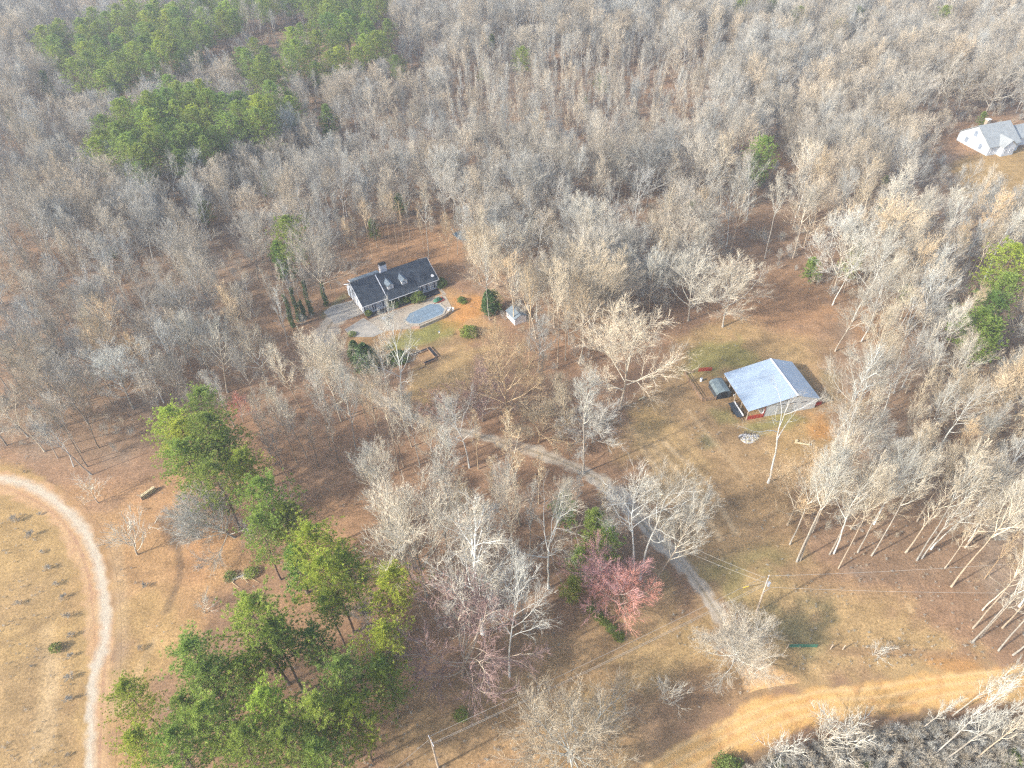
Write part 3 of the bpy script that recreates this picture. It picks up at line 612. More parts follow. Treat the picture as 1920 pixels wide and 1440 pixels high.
# ------------------------------------------------------------------ utility poles and wires
def pole(name, label, base, top, h, rz, transformer):
    t = thing(name, label, 'utility pole', (base[0], base[1], 0), 0, 'utility poles')
    lean = ((top[0]-base[0]), (top[1]-base[1]))
    P = lambda k: (lean[0]*k, lean[1]*k, h*k)
    MB().tube([P(0), P(.5), P(1)], [.19, .16, .13], 12).build('pole_shaft', M['pole'], t)
    cz, sz = math.cos(rz), math.sin(rz); x, y, z = P(.975)
    MB().tube([(x-.9*cz, y-.9*sz, z), (x+.9*cz, y+.9*sz, z)], .06, 6).build('crossarm', M['galv'], t)
    for k in (-.8, .0, .8): MB().tube([(x+k*cz, y+k*sz, z+.05), (x+k*cz, y+k*sz, z+.3)], [.07, .05], 8).build('insulator', M['white'], t)
    if transformer:
        x, y, z = P(.86); MB().tube([(x+.42, y-.1, z-.5), (x+.42, y-.1, z+.45)], .25, 14).build('transformer', M['galv'], t)
        x, y, z = P(.70); MB().tube([(x-.7*cz, y-.7*sz, z), (x+.9, y+.1, z)], .04, 6).build('bracket', M['galv'], t)
    return t
pa = G(1418, 1148); pat = G(1440, 1085, 10.8); pb = G(822, 1440); pbt = G(808, 1388, 10.8)
pole('utility_pole', 'pale utility pole with grey transformer standing on the open grass by the drive', pa, pat, 10.8, R_(60), True)
pole('utility_pole', 'utility pole at the bottom edge of the picture near the pines', pb, pbt, 10.8, R_(120), False)
def wire(label, a, b, sag=.6):
    a = np.array(a, float); b = np.array(b, float); pts = []
    for k in np.linspace(0, 1, 15): p = a+(b-a)*k; pts.append((p[0]-a[0], p[1]-a[1], p[2]-a[2]-4*sag*k*(1-k)))
    o = MB().tube(pts, .022, 5).build('power_line', M['wire']); o.location = a; tag(o, label, 'power line', 'power lines')
for i, (o, nm) in enumerate(((-.6, 'upper left'), (.6, 'upper right'))):
    off = np.array([-.35, .45, 0])*o*1.6
    wire('thin power line strung between the two utility poles, %s conductor' % ('the one nearer the trees' if o > 0 else 'the one nearer the clay road'), pbt+off+[0, 0, .2], pat+off+[0, 0, .2], .7)
wire('lower cable strung between the two utility poles beneath the two conductors', pbt-[0, 0, 1.6], pat-[0, 0, 2.0], .6)
wire('power line leaving the transformer pole over the brown lawn to the right-hand woods', pat+[0, .4, .2], G(1990, 1050, 10.8), .6)
wire('lower cable leaving the transformer pole over the lawn to the right-hand woods', pat-[0, 0, 2.6], G(1990, 1112, 8), .6)
wire('power line leaving the transformer pole towards the pale trees by the drive', pat+[-.4, 0, .2], G(1222, 990, 11), .5)
wire('lower cable leaving the transformer pole towards the pale trees by the drive', pat-[0, 0, 1.3], G(1222, 1005, 9.6), .5)
wire('power line leaving the bottom utility pole towards the lower left', pbt+[-.3, 0, .2], G(700, 1470, 10.8), .3)
ym = G(1396, 1101); yb = thing('guy_wire_marker', 'bright yellow guard on the guy wire left of the transformer pole', 'guy wire', (ym[0], ym[1], 0), R_(15))
dx = pat-ym; cr, sr = math.cos(-R_(15)), math.sin(-R_(15)); dl = (dx[0]*cr-dx[1]*sr, dx[0]*sr+dx[1]*cr)
MB().tube([(-.2, 0, 0), (dl[0]*.2, dl[1]*.2, 2.0)], .07, 8).build('guard', M['yellow'], yb)
MB().tube([(-.2, 0, .02), (dl[0]*.96, dl[1]*.96, 9.9)], .015, 5).build('cable', M['galv'], yb)
# gate and posts by the clay road
ga = G(1478, 1214); gb = G(1531, 1214)
panel('farm_gate', 'low green metal farm gate standing on the lawn by the clay road', ga[:2], gb[:2], 1.1, M['green_metal'], 6, None, 'gate')
for i, (p, l) in enumerate((((1475, 1216), 'pale wooden gate post at the left end of the green gate'), ((1557, 1217), 'first pale wooden post to the right of the green gate'), ((1580, 1218), 'second pale wooden post to the right of the green gate'), ((1671, 1218), 'lone wooden post right of the small pale sapling on the lawn'))):
    q = G(*p); t = thing('gate_post', l, 'post', (q[0], q[1], 0), 0, 'posts on the lawn'); MB().tube([(0, 0, 0), (.05, .02, 1.5)], [.1, .085], 8).build('post_shaft', M['pole'], t); MB().tube([(.05, .02, 1.502), (.05, .02, 1.54)], [.1, .06], 8).build('post_cap', M['pole'], t)
# firewood stack and fallen logs on the left slope
random.seed(9); fp = G(279, 927); FW = thing('firewood_stack', 'long low stack of yellowish firewood on the brown slope', 'firewood', (fp[0], fp[1], 0), R_(50))
for sx in (-1.7, 1.7): MB().box(sx-.06, -.4, 0, sx+.06, .4, 1.0).build('end_post', M['wood'], FW)
q = MB()
for i in range(12):
    for k in range(4): q.tube([(-1.55+i*.28+random.uniform(-.04, .04), -.35, .14+k*.25), (-1.55+i*.28, .35, .14+k*.25)], random.uniform(.10, .14), 6)
q.build('split_logs', M['log'], FW)
fp = G(456, 1083); FL = thing('brush_pile', 'pile of pale fallen branches beside the upper group of pines', 'brush pile', (fp[0], fp[1], 0), .3); q = MB()
for i in range(60):
    a = random.uniform(0, 6.28); r = random.random()*1.8; b = random.gauss(0, .7); L = random.uniform(.6, 2.4); x, y = r*1.3*math.cos(a), r*.6*math.sin(a)
    q.tube([(x, y, .1), (x+L*math.cos(b), y+L*math.sin(b), random.uniform(.1, .7))], [.07, .02], 5)
q.build('branches', M['log'], FL); MB().tube([(-2, .1, .2), (2.2, .5, .25)], [.2, .14], 8).build('log', M['stone'], FL)

# ------------------------------------------------------------------ tree generators
class TG:
    """collects trunk/limb tubes and twig blades"""
    def __init__(s, seed): s.rng = random.Random(seed); s.t = MB(); s.l = MB(); s.c = MB()
def nrm(v): return v/(np.linalg.norm(v)+1e-9)
def perp(d, rng):
    a = np.array([rng.gauss(0, 1), rng.gauss(0, 1), rng.gauss(0, 1)]); a -= d*(a@d); return nrm(a)
def ribbon(mb, pts, w0, w1, rng):
    n = len(pts); vs = []
    a = perp(nrm(pts[-1]-pts[0]), rng)
    for i, p in enumerate(pts):
        ww = w0+(w1-w0)*i/(n-1); vs += [p-a*ww/2, p+a*ww/2]
    mb.add(vs, [(2*i, 2*i+1, 2*i+3, 2*i+2) for i in range(n-1)])
def blade(mb, p, q, w_, rng):
    a = perp(nrm(q-p), rng)*w_/2; mb.add([p-a, p+a, q], [(0, 1, 2)])
SPEC = dict(
 tall=dict(H=25, clear=.50, top=.88, n1=13, a1=(.38, .72), l1=.29, n2=6, n3=7, n4=6, wob=.08, up=.10, r=.18, tw=1.0),
 forest=dict(H=22, clear=.30, top=.88, n1=15, a1=(.38, .82), l1=.32, n2=7, n3=7, n4=6, wob=.08, up=.13, r=.17, tw=1.0),
 broad=dict(H=22, clear=.20, top=.72, n1=16, a1=(.45, 1.05), l1=.52, n2=9, n3=8, n4=8, wob=.08, up=.10, r=.22, tw=1.15),
 slim=dict(H=20, clear=.35, top=.94, n1=16, a1=(.30, .60), l1=.17, n2=5, n3=5, n4=4, wob=.04, up=.12, r=.12, tw=.9),
 syc=dict(H=26, clear=.36, top=.82, n1=12, a1=(.40, .95), l1=.38, n2=7, n3=7, n4=6, wob=.12, up=.07, r=.21, tw=.9),
 snag=dict(H=22, clear=.45, top=.85, n1=6, a1=(.55, 1.15), l1=.40, n2=5, n3=4, n4=3, wob=.16, up=.04, r=.19, tw=.7),
 vase=dict(H=11, clear=.10, top=.50, n1=22, a1=(.25, 1.25), l1=.70, n2=10, n3=9, n4=9, wob=.09, up=.05, r=.22, tw=1.0),
 white=dict(H=26, clear=.26, top=.92, n1=24, a1=(.45, 1.0), l1=.27, n2=8, n3=8, n4=8, wob=.07, up=.07, r=.22, tw=1.2),
 tuft=dict(H=1.7, clear=.02, top=.5, n1=14, a1=(.2, 1.1), l1=.62, n2=5, n3=5, n4=4, wob=.12, up=.06, r=.04, tw=1.0),
 red=dict(H=9, clear=.12, top=.5, n1=14, a1=(.3, 1.15), l1=.66, n2=8, n3=8, n4=8, wob=.12, up=.06, r=.14, tw=1.1),
 sap=dict(H=5, clear=.08, top=.6, n1=12, a1=(.4, 1.0), l1=.50, n2=5, n3=5, n4=3, wob=.12, up=.08, r=.07, tw=.5),
 brush=dict(H=4, clear=.02, top=.6, n1=14, a1=(.2, 1.0), l1=.55, n2=5, n3=5, n4=3, wob=.14, up=.08, r=.05, tw=.7),
)
def gen_bare(kind, seed):
    S = SPEC[kind]; g = TG(seed); rng = g.rng; H_ = S['H']
    def chain(p, d, L, n, wob, up):
        pts = [p]
        for i in range(n):
            d = nrm(d+perp(d, rng)*wob*rng.uniform(.4, 1.6)+np.array([0, 0, up])); p = p+d*L/n; pts.append(p)
        return pts, d
    def at(pts, t):
        x = t*(len(pts)-1); i = min(int(x), len(pts)-2); f = x-i; return pts[i]*(1-f)+pts[i+1]*f, nrm(pts[i+1]-pts[i])
    def child(d, ang, az):
        a = np.cross(d, [0, 0, 1.]); a = nrm(a) if np.linalg.norm(a) > .05 else np.array([1., 0, 0]); b = np.cross(d, a)
        return nrm(d*math.cos(ang)+(a*math.cos(az)+b*math.sin(az))*math.sin(ang))
    tw = S['tw']
    def lvl3(p, d, L):
        n = 3; pts, dd = chain(p, d, L, n, .18, S['up']*.9); ribbon(g.c, pts, .038*tw, .014*tw, rng)
        for k in range(S['n4']):
            q, e = at(pts, rng.uniform(.15, 1)); f = child(e, rng.uniform(.3, .9), rng.uniform(0, 6.28)); f = nrm(f+np.array([0, 0, .22]))
            blade(g.c, q, q+f*L*rng.uniform(.3, .75), .026*tw, rng)
    def lvl2(p, d, L, r):
        pts, dd = chain(p, d, L, 4, .15+S['wob'], S['up']); r = min(max(r, .03), .07); g.l.tube(pts, [r, r*.7, r*.48, r*.3, r*.15], 3, cap=False)
        for k in range(S['n3']):
            t = .15+.85*(k+rng.random())/S['n3']; q, e = at(pts, min(t, 1)); lvl3(q, child(e, rng.uniform(.35, .8), rng.uniform(0, 6.28)), L*(.62-.28*t)*rng.uniform(.8, 1.3))
    tp, td = chain(np.zeros(3), np.array([rng.gauss(0, .03), rng.gauss(0, .03), 1.]), H_*S['top'], 10, S['wob']*.8, .12)
    rr = [S['r']*(1.35 if i == 0 else 1)*(1-.80*(i/10)**1.1) for i in range(11)]
    g.t.tube([tp[0]-np.array([0, 0, .3])]+tp[1:], rr, 7)
    az = rng.uniform(0, 6.28)
    for k in range(S['n1']):
        u = (k+rng.random()*.7)/S['n1']; t = (S['clear']/S['top'])+(1-S['clear']/S['top'])*u; p, d = at(tp, min(t, .999)); az += 2.4+rng.uniform(-.4, .4)
        ang = S['a1'][1]+(S['a1'][0]-S['a1'][1])*u+rng.uniform(-.1, .1); L = H_*S['l1']*(1-.45*u)*(.55+.45*min(1, u*4+.3))*rng.uniform(.8, 1.15)
        if kind in ('vase', 'red', 'brush', 'sap', 'tuft'): L = H_*S['l1']*rng.uniform(.75, 1.1)
        r0 = S['r']*.45*(1-.55*u); pts, dd = chain(p, child(d, ang, az), L, 6, S['wob']+.06, S['up'])
        g.l.tube(pts, [r0*(1-.83*i/6) for i in range(7)], 5, cap=False)
        for j in range(S['n2']):
            tt = .22+.78*(j+rng.random())/S['n2']; q, e = at(pts, min(tt, 1)); lvl2(q, child(e, rng.uniform(.35, .85), rng.uniform(0, 6.28)), L*(.55-.22*tt)*rng.uniform(.8, 1.25), max(.016, r0*.33*(1-.5*tt)))
        lvl2(pts[-1], dd, L*.3, r0*.2)
    for k in range(3): lvl2(tp[-1], child(td, .35, rng.uniform(0, 6.28)), H_*(1-S['top'])*rng.uniform(.8, 1.1), S['r']*.15)
    return g
def gen_pine(seed, H_=26, R=4.8, lo=.48, nb=92, tufts=15, big=1.0):
    g = TG(seed); rng = g.rng; p = np.zeros(3); tp = [p-np.array([0, 0, .3])]; d = np.array([rng.gauss(0, .03), rng.gauss(0, .03), 1.])
    for i in range(9): d = nrm(d+np.array([rng.gauss(0, .03), rng.gauss(0, .03), .1])); p = p+d*H_*.96/9; tp.append(p)
    g.t.tube(tp, [.27*(1-.88*i/9) for i in range(10)], 8)
    cl = [(rng.uniform(0, 6.28), rng.uniform(.75, 1.2)) for _ in range(7)]
    for k in range(nb):
        u = ((k+rng.random())/nb); zt = lo+(1-lo)*u; x = zt*9*.985; i = min(int(x), 8); f = x-i; q = np.array(tp[i])*(1-f)+np.array(tp[i+1])*f
        az = k*2.399+rng.uniform(-.5, .5); env = (math.sin(math.pi*min(1, .16+.86*u**.85))**.75)
        lob = 1+.28*math.sin(3*az+cl[0][0])*(1-u)+.15*math.sin(5*az+cl[1][0]+4*u); L = R*env*lob*rng.uniform(.55, 1.1)
        dd = nrm(np.array([math.cos(az), math.sin(az), .10+.65*u])); e = q+dd*L+np.array([0, 0, .07*L])
        mid = q+dd*L*.5-np.array([0, 0, .06*L]); g.l.tube([q, mid, e], [.05, .035, .015], 4, cap=False)
        for j in range(tufts):
            t = rng.uniform(.35, 1.05) if L > 1.2 else rng.uniform(.1, 1.2)
            c = q+(e-q)*t+np.array([rng.gauss(0, .30), rng.gauss(0, .30), rng.gauss(.10, .22)])*min(1.5, .5+L*.3)
            out = nrm(nrm(c-q)*.7+np.array([0, 0, .7]))
            for m_ in range(14):
                v = nrm(out*.75+np.array([rng.gauss(0, .65), rng.gauss(0, .65), rng.gauss(0, .5)])); blade(g.c, c-v*.04, c+v*.42*big*rng.uniform(.7, 1.2), .11*big, rng)
    return g
def gen_bush(seed, R, H_, n, leaf, stems=7, thin=.5, cone=0.):
    g = TG(seed); rng = g.rng; ph = [rng.uniform(0, 6.28) for _ in range(6)]
    for k in range(stems):
        a = rng.uniform(0, 6.28); rr = R*rng.uniform(.2, .7); g.t.tube([(0, 0, -.1), (rr*.4*math.cos(a), rr*.4*math.sin(a), H_*.35), (rr*math.cos(a), rr*math.sin(a), H_*.72)], [.05, .035, .015], 5, cap=False)
    for k in range(n):
        a = rng.uniform(0, 6.28); u = rng.uniform(0.02, 1); env = math.sin(math.pi*min(.98, .22+.76*u))**.6*(1-cone*u)
        lump = 1+.16*math.sin(3*a+ph[0]+6*u)+.12*math.sin(5*a+ph[1]-9*u)+.08*math.sin(9*a+ph[2]+15*u)
        rr = R*env*lump*(1-thin*rng.random()**2.2); c = np.array([rr*math.cos(a), rr*math.sin(a), .1+H_*u*.95]); e = nrm(np.array([rng.gauss(0, 1), rng.gauss(0, 1), rng.gauss(.4, .8)])); b = perp(e, rng)*leaf*.32
        q = c+e*leaf*rng.uniform(.7, 1.2); m_ = (c+q)/2; g.c.add([c, m_+b, q, m_-b], [(0, 1, 2, 3)])
    return g
PROTO = {}
def finish(key, g, mt, ml, mc):
    """one mesh for the trunk with its limbs, one for the crown; plus a joined one for the far wood"""
    V = g.t.V+g.l.V; F_ = g.t.F+[tuple(i+len(g.t.V) for i in f) for f in g.l.F]; mi = [0]*len(g.t.F)+[1]*len(g.l.F)
    tm = mesh(key+'_trunk', V, F_, [mt, ml], mi, smooth=True); cm = mesh(key+'_crown', g.c.V, g.c.F, mc); n = len(V)
    PROTO[key] = (tm, cm, (V+g.c.V, F_+[tuple(i+n for i in f) for f in g.c.F], [mt, ml, mc], mi+[2]*len(g.c.F)))
VAR = dict(tall=4, forest=5, broad=3, slim=3, syc=3, snag=1, vase=2, red=2, sap=2, brush=3, white=1, tuft=2)
for kd, nv in VAR.items():
    for v in range(nv):
        g = gen_bare(kd, 100*v+len(kd)*7+3)
        if kd in ('syc', 'snag', 'white'): finish(f'{kd}{v}', g, M['white_bark'], M['white_bark'], M['twig'])
        else: finish(f'{kd}{v}', g, M['bark'], M['limb'], M['twig'])
for v in range(4): finish(f'pine{v}', gen_pine(40+v, 26, (5.4, 6.2, 4.9, 5.8)[v], (.46, .38, .50, .42)[v]), M['pine_bark'], M['pine_bark'], M['pine'])
finish('ypine0', gen_pine(61, 9, 2.6, .12, 50, 12), M['pine_bark'], M['pine_bark'], M['pine'])
finish('bush0', gen_bush(71, 1.6, 2.4, 2600, .22), M['bark'], M['bark'], M['leaf_bright'])
finish('bush1', gen_bush(72, 2.6, 6.5, 4200, .34, cone=.45), M['bark'], M['bark'], M['leaf_dark'])
finish('bush2', gen_bush(73, .8, .9, 700, .16), M['bark'], M['bark'], M['leaf_bright'])
REFH = {k: SPEC[k]['H'] for k in SPEC}; REFH.update(pine=26, ypine=9, bush0=2.4, bush1=6.5, bush2=.9)
TINT = dict(grey=(1, 1, 1), pale=(1.12, 1.12, 1.09), silver=(1.26, 1.28, 1.28), tan=(1.18, 1.04, .84), dark=(.70, .67, .64), red=(1.05, .50, .50), green=(.95, 1.05, .78),
            lime=(1.25, 1.18, .9), deep=(.80, .90, .9), mid=(1, 1, 1))
def plant(key, x, y, h, label, cat, group=None, rz=None, tint='grey', lean=None, name='bare_tree', z=None, wide=1.0, rng=random, parts=('trunk', 'crown')):
    kind = key.rstrip('0123456789'); rh = REFH.get(key, REFH.get(kind)); s = h/rh
    o = bpy.data.objects.new(name, None); link(o); o.location = (x, y, float(terrain(np.array([x]), np.array([y]))[0]) if z is None else z)
    o.scale = (s*wide, s*wide, s)
    o.rotation_euler = (lean[1] if lean else 0, lean[0] if lean else 0, 0) if False else (0, 0, rng.uniform(0, 6.28) if rz is None else rz)
    if lean:
        ax = Vector((-lean[1], lean[0], 0)); ang = ax.length
        o.rotation_mode = 'QUATERNION'; from mathutils import Quaternion
        o.rotation_quaternion = Quaternion(ax.normalized(), ang) @ Quaternion((0, 0, 1), rng.uniform(0, 6.28) if rz is None else rz)
    tag(o, label, cat, group); c = TINT[tint]
    for m_, nm in zip(PROTO[key][:2], parts):
        p = bpy.data.objects.new(nm, m_); link(p, o); p.color = (*((1.02, .98, .97) if (tint in ('red', 'rose') and nm == 'trunk') else c), 1)
    return o
#PART2
# ------------------------------------------------------------------ single trees around the clearings: (key, base, crown top, label, tint, lean, wide)
random.seed(11)
TREES = [
 ('broad0', (1163, 767), (1185, 590), 'big round-crowned bare oak alone at the left edge of the barn clearing', 'silver', 0, 1.12),
 ('broad1', (953, 803), (935, 640), 'big spreading bare tree on the brown lawn below the white shed', 'tan', 0, 1.0),
 ('slim1', (1013, 775), (1020, 670), 'thin dark-trunked tree just right of the big spreading lawn tree', 'dark', 0, 1.3),
 ('forest1', (1066, 837), (1055, 708), 'medium bare tree just left of the tall straight tree above the gravel drive', 'tan', 0, 1),
 ('tall0', (1093, 887), (1105, 700), 'tall straight pale-trunked tree right beside the gravel drive, above its bend', 'pale', 0, .95),
 ('syc1', (880, 877), (872, 718), 'crooked white-limbed tree standing at the upper stretch of the gravel drive', 'grey', 0, .9),
 ('slim0', (897, 880), (890, 770), 'slender bare tree close behind the crooked white-limbed one on the upper drive', 'tan', 0, 1.1),
 ('tall2', (968, 1093), (972, 905), 'tall thin tree with a dark straight trunk right of the silvery white tree', 'grey', 0, .7),
 ('slim2', (975, 985), (975, 770), 'very tall narrow tree just below the gravel drive, dark trunk and sparse crown', 'tan', 0, 1.1),
 ('syc0', (1028, 1103), (1037, 862), 'crooked white tree with forked limbs between the drive and the red-budded tree', 'pale', 0, .85),
 ('white0', (905, 1188), (882, 970), 'silvery white tree with dense bright twigs, the brightest of the lower middle', 'bright', 0, 1.15),
 ('slim0', (912, 1193), (915, 1050), 'thin white trunk hard against the right side of the silvery white tree', 'silver', 0, 1.2),
 ('syc1', (955, 1268), (972, 1090), 'white-limbed tree with a stout pale trunk right of the dull red tree', 'pale', 0, .8),
 ('broad2', (800, 1118), (812, 875), 'broad tree with big bent white limbs left above the silvery tree', 'pale', 0, .8),
 ('forest2', (770, 998), (700, 850), 'grey tree leaning left over the brown shadow-striped slope', 'pale', (-.16, 0), 1.05),
 ('forest0', (835, 962), (815, 828), 'grey-white bushy tree just below the upper gravel drive', 'pale', 0, .9),
 ('forest3', (958, 1037), (940, 865), 'upright grey tree in the middle of the wood below the drive', 'grey', 0, .75),
 ('slim1', (993, 1043), (990, 900), 'thin grey tree between the upright grey tree and the forked white one', 'grey', 0, .9),
 ('slim2', (785, 1125), (780, 1010), 'thin dark bare tree left of the silvery white tree, beside the small pine', 'grey', 0, 1.2),
 ('forest4', (890, 1045), (872, 900), 'brown-grey tree behind the silvery white tree', 'tan', 0, .8),
 ('slim0', (1120, 1020), (1118, 905), 'sparse bare tree left of the white pair by the drive', 'tan', 0, 1.2),
 ('syc0', (1186, 1072), (1183, 830), 'left one of the two tall white trees at the drive bend', 'silver', 0, .8),
 ('syc2', (1200, 1087), (1238, 842), 'right one of the two tall white trees at the drive bend', 'pale', (.05, 0), .85),
 ('forest1', (1225, 1095), (1270, 925), 'low-limbed white tree leaning right across the lower gravel drive', 'silver', (.12, 0), .85),
 ('snag0', (1440, 905), (1478, 720), 'nearly twigless white sycamore standing alone in front of the barn', 'grey', (-.02, .0), 1.0),
 ('slim1', (1562, 838), (1590, 655), 'slim white tree at the right edge of the grass beside the barn', 'silver', 0, 1.3),
 ('broad2', (1290, 602), (1297, 482), 'left tree of the round-crowned pair above the barn clearing', 'pale', 0, 1.35),
 ('broad0', (1355, 613), (1368, 492), 'right tree of the round-crowned pair above the barn clearing', 'pale', 0, 1.25),
 ('vase0', (1374, 1240), (None, 8.8), 'large low grey tree spreading over the lower end of the gravel drive', 'silver', 0, 1.38),
 ('vase1', (1068, 1425), (None, 12.5), 'large dome-shaped bare tree at the bottom of the picture right of the pole', 'pale', 0, 1.4),
 ('red0', (1141, 1128), (1130, 1055), 'left, taller crown of the pink-red budding pair by the low evergreens', 'red', 0, 1.0),
 ('red1', (1172, 1155), (1178, 1095), 'right, lower crown of the pink-red budding pair by the low evergreens', 'red', 0, 1.0),
 ('red0', (868, 1268), (860, 1150), 'wide dull red tree left of the stout white-limbed tree', 'rose', 0, .9),
 ('sap0', (1243, 1318), (1245, 1285), 'small bare sapling on the brown strip between dome-shaped tree and drive end', 'pale', 0, 1.3),
 ('sap1', (1636, 1228), (1640, 1207), 'small pale sapling alone on the lawn loop above the clay road', 'silver', 0, 1.5),
 ('vase1', (440, 1008), (395, 935), 'wide fan of grey branches leaning left from the slope between the pine groups', 'pale', (-.45, -.1), 1.0),
 ('sap0', (258, 1040), (245, 985), 'delicate grey young tree on the open slope right of the dirt road', 'silver', 0, 1.4),
 ('sap1', (184, 943), (178, 905), 'delicate grey young tree beside the bend of the dirt road', 'silver', 0, 1.3),
 ('sap1', (385, 1150), (362, 1125), 'low faint sapling at the left foot of the biggest pine', 'pale', 0, 1.3),
 ('red1', (690, 1175), (662, 1135), 'small bare tree between the lower pines with grey upright twigs', 'grey', 0, 1.0),
 ('sap0', (555, 995), (595, 925), 'thin pink-grey sapling right of the upper pine group', 'red', 0, .8),
 ('tall1', (172, 890), (95, 785), 'large grey tree leaning left over the bend of the dirt road', 'grey', (-.22, 0), 1.1),
 ('syc0', (307, 755), (275, 640), 'white-limbed tree near the lower edge of the left wood', 'pale', 0, .9),
 ('slim1', (597, 875), (570, 790), 'dark-trunked bare tree rightmost of the row below the house drive', 'dark', 0, 1.3),
 ('forest2', (575, 858), (545, 740), 'grey bare tree second from the right in the row below the house drive', 'grey', 0, .8),
 ('forest0', (557, 868), (520, 735), 'tall grey bare tree in the middle of the row below the house drive', 'pale', 0, .8),
 ('slim2', (533, 880), (505, 800), 'slender bare tree at the lower end of the row below the house drive', 'grey', 0, 1.2),
 ('forest3', (510, 858), (478, 745), 'fine-twigged grey tree at the left end of the row below the house drive', 'grey', 0, .8),
 ('slim0', (550, 912), (505, 810), 'thin tree leaning left alone on the slope above the pines', 'dark', (-.15, 0), 1.0),
 ('red1', (456, 790), (430, 750), 'small bright red-budded tree at the right shoulder of the big pine cluster', 'red', 0, .8),
 ('forest1', (563, 765), (540, 640), 'grey tree above the row, nearest the left side of the gravel turning area', 'pale', 0, .9),
 ('broad0', (640, 790), (600, 640), 'wide pale tree overhanging the gravel turning area from below', 'silver', 0, .85),
 ('forest4', (480, 752), (455, 650), 'grey tree in the thin wood left of the gravel turning area', 'grey', 0, .8),
 ('slim2', (540, 648), (522, 540), 'slender white-topped tree left of the ivy-clad trunks', 'silver', 0, 1.2),
 ('slim1', (530, 614), (510, 500), 'slender dark-trunked tree left behind the ivy-clad trunks', 'grey', 0, 1.1),
 ('slim0', (525, 600), (500, 520), 'thin twin of the slender dark-trunked tree left of the ivy', 'grey', 0, 1.1),
 ('syc1', (731, 767), (692, 628), 'white bare tree in front of the dark evergreen by the house', 'silver', 0, .65),
 ('syc0', (757, 790), (742, 575), 'tall white tree whose crown overlaps the patio left of the pool', 'silver', 0, .65),
 ('forest1', (667, 842), (640, 700), 'grey tree at the left side of the thin wood below the turning area', 'pale', 0, .75),
 ('forest3', (712, 828), (690, 715), 'grey-brown tree in the thin wood below the turning area', 'tan', 0, .7),
 ('tall3', (747, 882), (715, 700), 'tall grey tree with a long dark trunk left of the upper drive', 'grey', 0, .7),
 ('slim2', (757, 875), (745, 770), 'slender tree just right of the tall one with the long dark trunk', 'grey', 0, 1.1),
 ('forest0', (787, 872), (770, 745), 'pale twiggy tree leaning over the start of the drive curve', 'silver', 0, .8),
 ('forest2', (620, 845), (600, 710), 'grey tree between the row and the thin wood below the turning area', 'grey', 0, .75),
 ('slim0', (690, 800), (668, 690), 'thin tree right below the gravel turning area', 'pale', 0, 1.2),
 ('broad1', (700, 905), (690, 835), 'low grey twiggy tree at the head of the striped brown slope', 'pale', 0, .9),
 ('slim1', (635, 868), (618, 760), 'thin dark tree at the top of the striped brown slope', 'dark', 0, 1.1),
 # behind the house
 ('tall1', (667, 514), (650, 415), 'bare tree behind the left corner of the dark-roofed house', 'tan', 0, .7),
 ('tall0', (698, 482), (683, 375), 'pale-trunked tree straight above the white chimney', 'tan', 0, .7),
 ('slim1', (672, 475), (660, 400), 'thin tree left of the pale-trunked tree above the chimney', 'tan', 0, 1),
 ('slim2', (707, 464), (698, 385), 'thin tree just right of the pale-trunked tree above the chimney', 'grey', 0, 1),
 ('tall2', (730, 455), (718, 350), 'tall tree second to the right of the chimney, in the orange leaf litter', 'pale', 0, .7),
 ('tall3', (747, 471), (735, 362), 'tall tree directly behind the middle of the dark roof', 'tan', 0, .7),
 ('slim0', (757, 459), (750, 380), 'thin tree behind the right dormer in the orange leaf litter', 'tan', 0, 1),
 ('tall0', (769, 450), (762, 345), 'tall tree in the orange litter behind the right half of the roof', 'grey', 0, .7),
 ('slim1', (795, 467), (790, 390), 'thin tree just beyond the right end of the roof ridge', 'tan', 0, 1),
 ('tall1', (804, 485), (790, 355), 'tall dark-trunked tree touching the right end of the roof ridge', 'pale', 0, .8),
 ('forest1', (840, 500), (835, 410), 'bushy tree right of the dark-roofed house at the wood edge', 'tan', 0, .8),
 ('forest2', (858, 477), (858, 390), 'pale tree by the tiny pond right behind the house', 'pale', 0, .8),
 # patch between house and barn
 ('broad2', (900, 528), (905, 425), 'wide pale-green-grey tree right above the house lawn', 'tan', 0, .9),
 ('tall2', (918, 600), (915, 455), 'tall tree rising in front of the dark narrow evergreen', 'pale', 0, .6),
 ('tall0', (993, 680), (985, 500), 'tall tree immediately right of the white shed', 'tan', 0, .8),
 ('tall3', (1045, 690), (1050, 490), 'tall tree with double trunk look in the middle of the shed wood', 'pale', 0, .7),
 ('slim0', (1060, 676), (1062, 540), 'slim tree just right of the tall one in the shed wood', 'pale', 0, 1),
 ('forest0', (1090, 640), (1092, 520), 'bushy tree at the right side of the shed wood', 'tan', 0, .8),
 ('forest4', (1215, 600), (1225, 470), 'bushy pale tree left of the round-crowned pair', 'pale', 0, .9),
 ('forest3', (1150, 590), (1160, 470), 'bushy tree behind the big round-crowned oak', 'tan', 0, .9),
 ('forest2', (1100, 560), (1100, 440), 'bushy grey tree at the back of the shed wood', 'grey', 0, .9),
 # edge of the right-hand wood
 ('tall0', (1494, 1053), (1560, 850), 'first big white trunk at the left corner of the right wood, left of its twin', 'pale', 0, .8),
 ('tall1', (1500, 1051), (1585, 835), 'twin of the first big white trunk, right beside it', 'pale', 0, .8),
 ('syc0', (1563, 1038), (1640, 850), 'white crooked tree next right of the twin trunks at the wood edge', 'pale', 0, .7),
 ('slim2', (1555, 1040), (1600, 900), 'slim pale trunk between the twin trunks and the crooked one', 'pale', 0, 1.1),
 ('tall2', (1572, 1066), (1650, 890), 'thin white trunk standing forward of the wood edge by the pole shadow', 'pale', (0.040, 0), .6),
 ('tall3', (1608, 1036), (1690, 845), 'tall white trunk in the middle of the wood edge above the lawn', 'pale', 0, .7),
